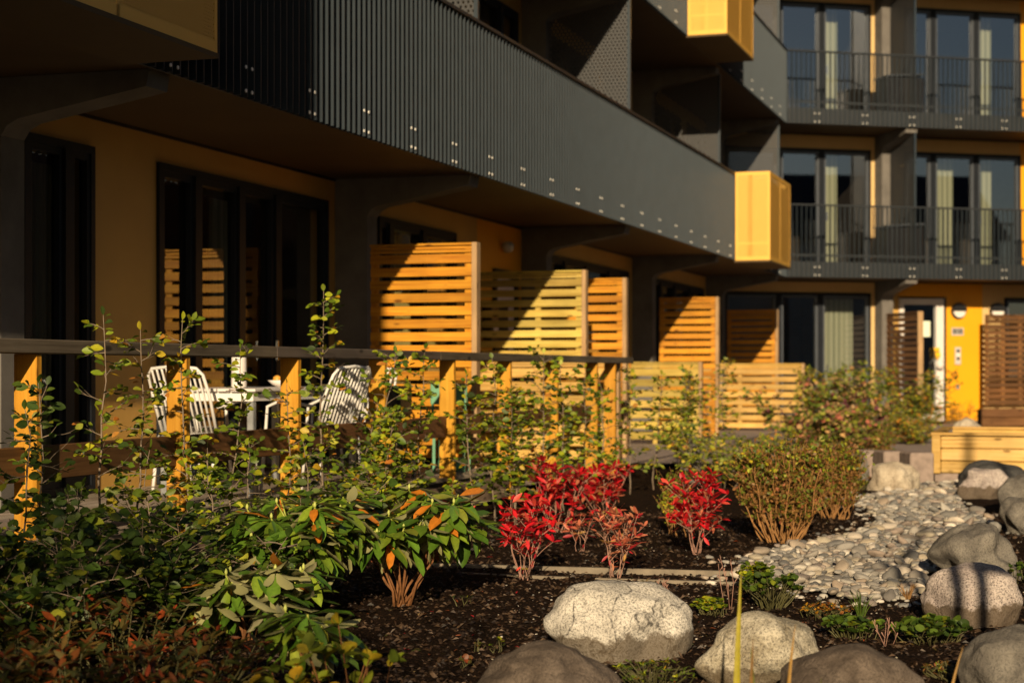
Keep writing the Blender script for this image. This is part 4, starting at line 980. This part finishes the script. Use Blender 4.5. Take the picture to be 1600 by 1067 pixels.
for px, by, ty, lb in ((1138, 950, 862, 'thin dry flower stalks left of the green clump'), (1047, 930, 902, 'two short dry stalks behind the big pale boulder'), (1385, 1015, 960, 'thin dry stalks between the low green clumps')):
    x, y = gp(px, by); h = EYE + (HY - ty) / F * y; r = random.Random(px); q = MB()
    for i in range(4):
        e = Vector((r.uniform(-.08, .03), r.uniform(-.05, .05), h * r.uniform(.7, 1))); b_ = Vector((r.uniform(-.02, .02), 0, -.01)); m_ = b_.lerp(e, .5) + rv(r, .006); q.tube([b_, m_, e], [.0022, .0016, .0012], 4)
        for k in range(3): p = m_.lerp(e, k / 3); q.tube([p, p + Vector((r.uniform(-.02, .02), 0, .025))], [.001, .0025], 4)
    o = q.build('dry_stalk', 'stem_pink', None, (x, y, 0), smooth=True, fix=False); tag(o, lb, 'dry stalk')

# ------------------------------------------------------------------ boulders
import bmesh
def boulder(label, px, Z, wpx, topy, mat, seed, ry=.85, flat=.42, cat='boulder', facets=.0, sub=5, name='boulder', bury=.30, rough=.20):
    W = wpx / F * Z; top = EYE + (HY - topy) / F * Z; rz = top * .74
    bm = bmesh.new(); bmesh.ops.create_icosphere(bm, subdivisions=sub, radius=1)
    sv = Vector((seed * 3.1, seed * 1.7, seed * .9)); dirs = [Vector((math.sin(seed * 5 + i * 2.1), math.cos(seed * 3 + i * 1.3), .5 * math.sin(i * 1.9 + seed))).normalized() for i in range(9)]
    for v_ in bm.verts:
        c = v_.co.copy(); d = 1 + rough * noise.noise(c * 1.1 + sv) + rough * .5 * noise.noise(c * 2.3 + sv) + .034 * noise.noise(c * 4.2 + sv) + .014 * noise.noise(c * 8 + sv) + .008 * noise.noise(c * 17 + sv)
        for q in dirs:
            m_ = c.dot(q)
            if m_ > .78: d *= 1 - (m_ - .78) * facets
        c = c * d; c.x *= W / 2; c.y *= W / 2 * ry; c.z *= rz * (.93 if c.z > 0 else 1); v_.co = c
    mz = max(v_.co.z for v_ in bm.verts); mnx = min(v_.co.x for v_ in bm.verts); mxx = max(v_.co.x for v_ in bm.verts); k = W / (mxx - mnx)
    for v_ in bm.verts: v_.co.x = (v_.co.x - (mnx + mxx) / 2) * k
    me = bpy.data.meshes.new(name); bm.to_mesh(me); bm.free(); me.polygons.foreach_set('use_smooth', [True] * len(me.polygons)); me.materials.append(M[mat])
    o = bpy.data.objects.new(name, me); C.objects.link(o); o.location = (at(px, Z), Z, top - mz); tag(o, label, cat, 'rounded boulders in the bed'); return o
boulder('big pale veined boulder, largest in the bed, with a dark lower band', 966, 7.0, 236, 905, 'stone_white', 3, .8, facets=.5)
boulder('lichened grey boulder right of the big pale one', 1186, 6.45, 208, 951, 'stone_lichen', 5, .8, facets=.7)
boulder('smooth dark brown boulder at the bottom edge, overlapping the big pale one', 856, 5.85, 232, 1002, 'stone_brown', 7, .8)
boulder('smooth dark boulder at the bottom edge right of the lichened one', 1333, 5.85, 226, 1004, 'stone_brown', 8, .8)
boulder('grey boulder cut by the bottom right corner', 1592, 6.15, 190, 975, 'stone_dark', 9, .8)
boulder('pinkish white boulder crossed by dark shadow bands', 1516, 7.85, 154, 878, 'stone_pink', 12, .8)
boulder('blocky dark grey boulder behind the banded one', 1523, 9.5, 146, 816, 'stone_dark', 14, .8, facets=1.4)
boulder('cream boulder at the far end of the pebbles', 1397, 16.4, 84, 720, 'stone_cream', 16, .8, facets=.6)
boulder('pinkish boulder before the timber planter', 1536, 15.5, 84, 731, 'stone_pink', 18, .8, facets=1.0)
boulder('near black boulder behind the pinkish one, against the planter', 1556, 16.5, 118, 718, 'stone_black', 19, .8)
boulder('grey boulder at the right edge before the dark one', 1594, 13.9, 76, 741, 'stone_dark', 20, .8, facets=.8)
boulder('dark grey boulder at the right edge above the banded one', 1602, 12.2, 80, 776, 'stone_dark', 22, .8, facets=.8)
boulder('flat striped rock in front of the bright yellow panel', 1512, 24.5, 66, 652, 'stone_cream', 24, .7, facets=.6)
boulder('small dark stone beside the granite block', 1342, 18.2, 34, 704, 'stone_dark', 25, .8, facets=.6)
boulder('small grey stone left of the yellow green hedge foot', 1080, 17.5, 34, 675, 'stone_dark', 27, .8, facets=.6)
for px, Z, w_, ty, lb in ((1433, 17.6, 38, 706, 'pink granite block beside the timber planter'), (1395, 18.4, 44, 704, 'granite kerb block left of the pink one'), (1352, 18.8, 40, 703, 'granite kerb block farther left, behind the dark stone')):
    q = MB(); W = w_ / F * Z; h = EYE + (HY - ty) / F * Z; q.box(-W / 2, W / 2, -.16, .2, -.05, h, None, .015); o = q.build('granite_block', 'granite_block', None, (at(px, Z), Z, 0), R(6)); tag(o, lb, 'stone block', 'granite kerb blocks')

# ------------------------------------------------------------------ pebble stream
POLY = [(1150, 905), (1160, 880), (1205, 862), (1245, 856), (1292, 846), (1340, 836), (1372, 815), (1372, 800), (1342, 795), (1345, 779), (1395, 766), (1440, 758), (1498, 757), (1492, 776), (1502, 793), (1548, 812), (1560, 830), (1500, 850), (1470, 880), (1445, 905), (1440, 930), (1402, 943), (1340, 940), (1280, 932), (1215, 912)]
PW = [gp(x, y) for x, y in POLY]
def inside(x, y, P=PW):
    c = False; j = len(P) - 1
    for i in range(len(P)):
        if (P[i][1] > y) != (P[j][1] > y) and x < (P[j][0] - P[i][0]) * (y - P[i][1]) / (P[j][1] - P[i][1]) + P[i][0]: c = not c
        j = i
    return c
r = random.Random(77); cand = []
xs = [p[0] for p in PW]; ys = [p[1] for p in PW]; cell = {}
for _ in range(60000):
    x = r.uniform(min(xs), max(xs)); y = r.uniform(min(ys), max(ys))
    if not inside(x, y): continue
    rr = r.uniform(.014, .034) if r.random() < .8 else r.uniform(.034, .062); k = (int(x / .08), int(y / .08)); ok = True
    for a in (-1, 0, 1):
        for b_ in (-1, 0, 1):
            for (qx, qy, qr) in cell.get((k[0] + a, k[1] + b_), ()):
                if (qx - x) ** 2 + (qy - y) ** 2 < (.78 * (qr + rr)) ** 2: ok = False
    if ok: cell.setdefault(k, []).append((x, y, rr)); cand.append((x, y, rr))
cand.sort(key=lambda q: -q[2] / q[1])
def pebble_mesh(seed, sub=3):
    bm = bmesh.new(); bmesh.ops.create_icosphere(bm, subdivisions=sub, radius=1); sv = Vector((seed * 2.3, seed, 1))
    for v_ in bm.verts:
        c = v_.co; d = 1 + .38 * noise.noise(c * .9 + sv) + .08 * noise.noise(c * 3 + sv); v_.co = Vector((c.x * d * 1.15, c.y * d * .85, c.z * d * .5))
    return bm
PCOL = [(.50, .48, .44), (.34, .33, .31), (.66, .62, .56), (.24, .24, .235), (.40, .34, .28), (.34, .29, .26), (.17, .17, .17), (.46, .42, .34)]
variants = []
for k in range(10):
    bm = pebble_mesh(k); me = bpy.data.meshes.new('pebble'); bm.to_mesh(me); bm.free(); me.polygons.foreach_set('use_smooth', [True] * len(me.polygons)); me.materials.append(M['pebble'])
    ca = me.color_attributes.new('Col', 'FLOAT_COLOR', 'POINT'); arr = np.ones((len(me.vertices), 4), dtype=np.float32); arr[:, :3] = PCOL[k % 8]; ca.data.foreach_set('color', arr.ravel()); variants.append(me)
for i, (x, y, rr) in enumerate(cand[:290]):
    o = bpy.data.objects.new('pebble', variants[r.randrange(10)]); C.objects.link(o); o.location = (x, y, rr * r.uniform(.2, .55) + .012); o.scale = (rr,) * 3; o.rotation_euler = (r.gauss(0, .3), r.gauss(0, .3), r.uniform(0, 6.28))
    tag(o, 'rounded grey or cream pebble in the dry stream bed', 'pebble', 'pebbles of the dry stream bed')
q = MB(); bms = []
for k in range(5):
    bm = pebble_mesh(30 + k, 2); bms.append(([v_.co.copy() for v_ in bm.verts], [tuple(v_.index for v_ in f.verts) for f in bm.faces])); bm.free()
def scatter(mb, x, y, rr, z=0, cols=PCOL, k=None):
    vs, fs = bms[r.randrange(5)]; mt = Matrix.Rotation(r.uniform(0, 6.28), 3, 'Z') @ Matrix.Rotation(r.gauss(0, .3), 3, 'X'); c = cols[r.randrange(len(cols))]; t = r.uniform(.8, 1.2)
    mb.add([mt @ v_ * rr + Vector((x, y, z)) for v_ in vs], fs, (c[0] * t, c[1] * t, c[2] * t))
for _ in range(900):
    a = r.randrange(len(PW)); b_ = (a + 1) % len(PW); f = r.random(); x = PW[a][0] + (PW[b_][0] - PW[a][0]) * f + r.gauss(0, .10); y = PW[a][1] + (PW[b_][1] - PW[a][1]) * f + r.gauss(0, .14)
    if not inside(x, y) and r.random() < .55: rr = r.uniform(.008, .03); scatter(q, x, y, rr, soil_h(x, y) + rr * .2)
for (x, y, rr) in cand[290:]: scatter(q, x, y, rr, rr * r.uniform(.2, .55) + .012)
for _ in range(2600):
    x = r.uniform(min(xs), max(xs)); y = r.uniform(min(ys), max(ys))
    if inside(x, y): scatter(q, x, y, r.uniform(.014, .03), .008)
tag(q.build('pebble_bed', 'pebble', smooth=True, fix=False), 'mass of smaller pebbles filling the dry stream bed', 'pebbles', kind='stuff')
# grit, mulch chips and fallen leaves
q = MB(); ch = [(.05, .028, .016), (.09, .055, .033), (.03, .017, .010), (.14, .09, .06), (.02, .012, .008)]
for _ in range(19000):
    Z = 5.0 + 9 * r.random() ** 1.5; x = r.uniform(-.27 * Z, .31 * Z)
    if inside(x, Z): continue
    s_ = r.uniform(.003, .013) * (1 + .05 * Z); a = r.uniform(0, 6.28); c, sn = math.cos(a), math.sin(a); w_ = s_ * r.uniform(.25, .6); zz = soil_h(x, Z) + .002; t1, t2_ = r.gauss(0, .45), r.gauss(0, .45); col = ch[r.randrange(5)]
    P4 = [(-s_, -w_), (s_, -w_ * .6), (s_ * .8, w_), (-s_ * .7, w_ * .8)]
    q.add([(x + u_ * c - v_ * sn, Z + u_ * sn + v_ * c, zz + .3 * s_ + (u_ * t1 + v_ * t2_) * .7) for u_, v_ in P4] + [(x, Z, zz + s_ * .9)], [(0, 1, 4), (1, 2, 4), (2, 3, 4), (3, 0, 4)], col)
for _ in range(5200):
    Z = 5.0 + 9 * r.random() ** 1.4; x = r.uniform(-.2 * Z, .31 * Z)
    if not inside(x, Z): scatter(q, x, Z, r.uniform(.003, .011) * (1 + .04 * Z), soil_h(x, Z) + .002, [(.03, .017, .010), (.045, .026, .015), (.02, .011, .007), (.075, .045, .028)])
tag(q.build('bark_mulch', 'leaf', fix=False), 'dark bark chips strewn over the soil', 'mulch', kind='stuff')
q = MB()
for _ in range(900):
    Z = 5.5 + 8 * r.random() ** 1.3; x = r.uniform(-.2, .3 * Z); scatter(q, x, Z, r.uniform(.002, .006), soil_h(x, Z) + .003, PCOL)
tag(q.build('grit', 'pebble', fix=False), 'pale grit scattered over the soil', 'grit', kind='stuff')
lf = Leaves()
for _ in range(420):
    Z = 5.5 + 9 * r.random(); x = r.uniform(-.1 * Z, .27 * Z); lf.add((x, Z, soil_h(x, Z) + .008), rv(r, 1) * Vector((1, 1, .2)) if False else Vector((r.gauss(0, 1), r.gauss(0, 1), r.gauss(0, .15))), Vector((0, 0, 1)) + rv(r, .25), r.uniform(.02, .045), pick(r, ORANGE + [(1.5, (.55, .16, .08)), (1, (.5, .02, .03)), (2, (.4, .28, .14))]))
tag(lf.build('fallen_leaves', 'leaf', 'lance'), 'fallen autumn leaves on the soil', 'leaves', kind='stuff')

# timber edging in the soil
for (xa, ya), (xb, yb), lb in (((640, 884), (1175, 898), 'thin timber edging board across the bed behind the big pale boulder'), ((700, 896), (900, 904), 'second short edging strip parallel to the long one'), ((930, 905), (1165, 912), 'pale strip of edging below the long board'), ((1270, 778), (1345, 783), 'short piece of edging behind the twiggy shrub')):
    a = Vector((*gp(xa, ya), 0)); b_ = Vector((*gp(xb, yb), 0)); d = (b_ - a); q = MB(); q.box(0, d.length, -.014, .014, -.05, .020 if xa in (640, 1270) else .010, None, .003); o = q.build('edging_strip', 'edging', None, a, math.atan2(d.y, d.x)); tag(o, lb, 'garden edging', 'edging strips in the bed')

# ------------------------------------------------------------------ timber planter and brown trough
t = thing('timber_planter', 'raised pale timber planter box on a stone base at the right edge', 'planter', (at(1456, 18.2), 18.2, 0), R(-17.5))
for i in range(3): q = MB(); q.box(.09, 3.2, 0, .05, .075 + .13 * i, .198 + .13 * i, tone(.9, 1.1), .012); q.build('board', 'wood_planter', t)
for i in range(3): q = MB(); q.box(.0, .05, .1, 2.1, .075 + .13 * i, .198 + .13 * i, tone(.9, 1.1), .012); q.build('board', 'wood_planter', t)
q = MB(); q.box(0, .088, -.01, .09, .07, .47, (.85, .8, .7), .004); q.build('corner_post', 'wood_planter', t)
q = MB(); q.box(-.01, 3.25, -.02, .10, .472, .50, (.8, .72, .6), .004); q.box(-.01, .10, .102, 2.1, .472, .50, (.8, .72, .6), .004); q.box(.1, 3.25, 2.0, 2.12, .472, .50, (.9, .8, .7), .004); q.build('rim', 'wood_planter', t)
q = MB(); q.box(.10, 3.2, 2.02, 2.07, .08, .47, (1, .95, .8)); q.build('back_board', 'wood_planter', t)
q = MB(); q.box(.03, 3.2, .03, 2.05, -.05, .07); q.build('base', 'granite_block', t)
q = MB(); q.box(.06, 3.2, .06, 2.0, .08, .40); q.build('earth', 'soil', t)
p = Vector((at(1535, 31.2), 31.2, .12)); t = thing('brown_trough', 'dark brown timber trough below the wide brown screen', 'planter', p, A2)
for i in range(2): q = MB(); q.box(0, 2.4, 0, .05, .02 + .165 * i, .18 + .165 * i, tone(.9, 1.1), .01); q.build('board', 'wood_brown', t)
q = MB(); q.box(.01, 2.4, .05, .2, 0, .33); q.build('earth', 'soil', t)

# ------------------------------------------------------------------ terrace furniture
t = thing('garden_table', 'white slatted metal garden table on the deck', 'table', tuple(f1(-4.3, 1.30, DECK)), A1)
q = MB()
for i in range(8): q.box(0, 1.9, .005 + i * .1, .095 + i * .1, .725, .745, (.88, .8, .7), .003)
q.build('tabletop', 'white_paint', t)
q = MB(); q.box(.04, 1.86, .04, .08, .66, .722); q.box(.04, 1.86, .72, .76, .66, .722); q.box(.04, .08, .081, .719, .66, .722); q.box(1.82, 1.86, .081, .719, .66, .722); q.build('frame', 'white_metal', t)
for x in (.04, 1.81):
    for y in (.04, .71): q = MB(); q.box(x, x + .05, y, y + .05, 0, .658, None, .006); q.build('leg', 'galvanised', t)
def chair(label, s, d, ang):
    t = thing('garden_chair', label, 'chair', tuple(f1(s, d, DECK)), A1 + ang, 'white slatted garden chairs around the table'); r_ = .011
    # sits facing +x; back at -x
    for y in (-.25, .25):
        q = MB(); q.tube([(.24, y, 0), (.20, y, .40), (.18, y, .62), (.06, y, .665), (-.22, y, .62)], .012, 6); q.build('front_leg', 'white_metal', t, smooth=True)
        q = MB(); q.tube([(-.30, y, 0), (-.24, y, .40), (-.20, y, .44)], .012, 6); q.build('rear_leg', 'white_metal', t, smooth=True)
    q = MB()
    q.tube([(.22, -.25, .42), (.22, .25, .42)], r_, 6); q.tube([(-.2, -.25, .42), (-.2, .25, .42)], r_, 6)
    for i in range(11): y = -.22 + i * .044; q.tube([(.23, y, .43), (-.05, y, .425), (-.2, y, .42)], .0085, 5)
    q.build('seat', 'white_metal', t, smooth=True)
    q = MB(); q.tube([(-.2, -.235, .42), (-.30, -.245, .70), (-.36, -.235, .84), (-.375, -.19, .885), (-.38, 0, .90), (-.375, .19, .885), (-.36, .235, .84), (-.30, .245, .70), (-.2, .235, .42)], .012, 6)
    for i in range(10): y = -.195 + i * .0433; q.tube([(-.2, y, .42), (-.30, y, .70), (-.365, y, .86), (-.378, y, .89)], .0085, 5)
    q.build('backrest', 'white_metal', t, smooth=True); return t
chair('white slatted chair at the near end of the table, by the second post', -4.12, .84, R(-10))
chair('white slatted chair against the window side of the table', -3.1, .12, -R(100))
chair('white slatted chair with its back to the railing beside the third post', -3.86, 1.50, R(80))
chair('white slatted chair at the far end of the table', -1.85, .95, R(172))
t = thing('vase', 'tall white cylindrical vase on the white table', 'vase', tuple(f1(-3.86, .95, DECK + .746)))
q = MB(); q.lathe([(.05, 0), (.055, .01), (.052, .28), (.046, .30), (.04, .30), (.045, .27)], 24); q.build('body', 'white_paint', t, smooth=True)
t = thing('fruit_bowl', 'white bowl of fruit on the garden table', 'bowl', tuple(f1(-3.12, .95, DECK + .746)))
q = MB(); q.lathe([(.05, 0), (.09, .02), (.12, .05), (.115, .052), (.08, .03), (.01, .02)], 20); q.build('bowl', 'white_paint', t, smooth=True)
q = MB(); bm = bmesh.new()
for x, y in ((0, 0), (.05, .02), (-.05, .01), (.01, -.05)): q.lathe([(.002, .02), (.024, .03), (.034, .052), (.03, .075), (.012, .088), (.002, .09)], 10, x, y)
bm.free(); q.build('fruit', 'fruit', t, smooth=True)
t = thing('side_table', 'black metal side table between the fourth and fifth posts', 'table', tuple(f1(-2.4, 1.55, DECK)), A1)
q = MB(); q.box(-.17, .17, -.16, .16, .30, .33, None, .004); q.build('tabletop', 'black_paint', t)
for x in (-.15, .12):
    for y in (-.14, .11): q = MB(); q.box(x, x + .028, y, y + .028, 0, .299); q.build('leg', 'black_paint', t)
q = MB(); q.box(-.2, .2, -.165, -.142, .10, .12); q.box(-.2, .2, .142, .165, .10, .12); q.build('shelf', 'black_paint', t)
t = thing('portable_grill', 'black box shaped grill standing on the black side table', 'grill', tuple(f1(-2.42, 1.54, DECK + .331)), A1)
q = MB(); q.box(-.14, .14, -.13, .14, .18, .42, None, .02); q.build('body', 'black_paint', t); q = MB(); q.box(-.11, .11, -.11, .11, 0, .178); q.build('stand', 'frame_black', t); q = MB(); q.tube([(.1, -.1, .42), (.1, -.1, .50)], .008); q.build('vent', 'black_paint', t)
t = thing('flower_pot', 'terracotta pot on the deck beside the black side table', 'pot', tuple(f1(-2.05, 1.50, DECK + .45)))
t.location = tuple(f1(-2.66, 1.62, DECK)); q = MB(); q.lathe([(.045, 0), (.065, .10), (.075, .10), (.075, .125), (.062, .125), (.055, .09)], 16); q.build('body', 'terracotta', t, smooth=True)
t = thing('green_chair', 'small green metal chair behind the fifth post', 'chair', tuple(f1(-.95, 1.52, DECK)), A1 + R(10))
q = MB(); q.box(-.17, .17, -.16, .16, .36, .385, None, .008); q.build('seat', 'green_paint', t)
q = MB(); q.box(-.17, -.145, -.16, .16, .58, .76, None, .01); q.tube([(-.155, -.14, .38), (-.16, -.14, .6)], .012); q.tube([(-.155, .14, .38), (-.16, .14, .6)], .012); q.build('backrest', 'green_paint', t)
for x in (-.15, .13):
    for y in (-.14, .12): q = MB(); q.box(x, x + .024, y, y + .024, 0, .359); q.build('leg', 'green_paint', t)
t = thing('cushion', 'green seat pad lying on the deck under the green chair', 'cushion', tuple(f1(-.95, 1.52, DECK)), A1)
q = MB(); q.box(-.1, .12, -.1, .1, 0, .12, None, .03); q.build('pad', 'green_paint', t)

# ------------------------------------------------------------------ unseen trees and posts added outside the view to cast shade and shadow bands
def big_bush(label, x, y, W, z0, z1, seed, n_=2600, trunk=True):
    r = random.Random(seed); t = thing('shade_caster_tree', label, 'tree', (x, y, 0)); st = MB(); lv = Leaves()
    st.tube([(0, 0, -.1), (.05, 0, z0), (0, .05, z1 * .9)], [.07, .05, .02], 8)
    for i in range(26):
        a = r.uniform(0, 6.28); zz = r.uniform(z0 * .8, z1 * .8); e = Vector((math.cos(a) * W * r.uniform(.5, .95), math.sin(a) * W * .6, min(z1, zz + r.uniform(.2, .8)))); st.tube([(0, 0, zz * .8), e * .5 + Vector((0, 0, zz * .45)), e], [.025, .015, .006], 5)
    cl = [Vector((r.uniform(-W, W), r.uniform(-.6, .6) * W, r.uniform(z0, z1))) for _ in range(70)]
    for _ in range(n_):
        c = cl[r.randrange(70)]; p = c + rv(r, .16); lv.add(p, rv(r, 1), rv(r, 1), r.uniform(.07, .12), pick(r, GREEN))
    st.build('trunk', 'stem_grey', t, smooth=True, fix=False); lv.build('crown', 'leaf', 'oval', t)
big_bush('unseen leafy tree added behind the viewer on the left to shade the near corner', -3.2, -3.0, 1.15, .6, 4.1, 901, 3600)
big_bush('unseen leafy shrub added behind the viewer to cast broken shade on the near shrubs', -1.75, -2.6, .75, .3, 3.2, 902, 1500)
t = thing('shadow_frame', 'unseen dark metal frame added right of the picture to cast shadow bands', 'frame', (1.69, 3.0, 0))  # added only for the shadow bands on the boulders
for x in (-.05, .06): q = MB(); q.box(x - .025, x + .025, -.025, .025, -.1, 2.45); q.build('post', 'black_paint', t)
q = MB(); q.box(.086, .75, -.02, .02, 1.82, 1.90); q.build('crossbar', 'black_paint', t)
q = MB(); q.tube([(.05, 0, 2.38), (.3, 0, 2.72), (.62, .05, 3.15)], .022, 6); q.tube([(.3, 0, 2.7), (.42, .02, 2.68), (.55, 0, 2.76)], .012, 5); q.build('streak_bar', 'black_paint', t)  # added to throw a slanting shadow streak over the pebbles
q = MB(); q.box(.70, .75, -.025, .025, -.1, 1.818); q.build('post', 'black_paint', t)
t = thing('shadow_pole', 'slim unseen dark pole added right of the picture to cast a shadow band', 'lamp post', (3.67, 3.0, 0)); q = MB(); q.tube([(0, 0, 0), (0, 0, 5.6)], [.055, .04], 12); q.build('pole', 'black_paint', t); q = MB(); q.lathe([(.05, 5.6), (.2, 5.62), (.2, 5.7), (.05, 5.78)], 16); q.build('pole_head', 'black_paint', t)  # unlit pole added for the shadow band on the planter
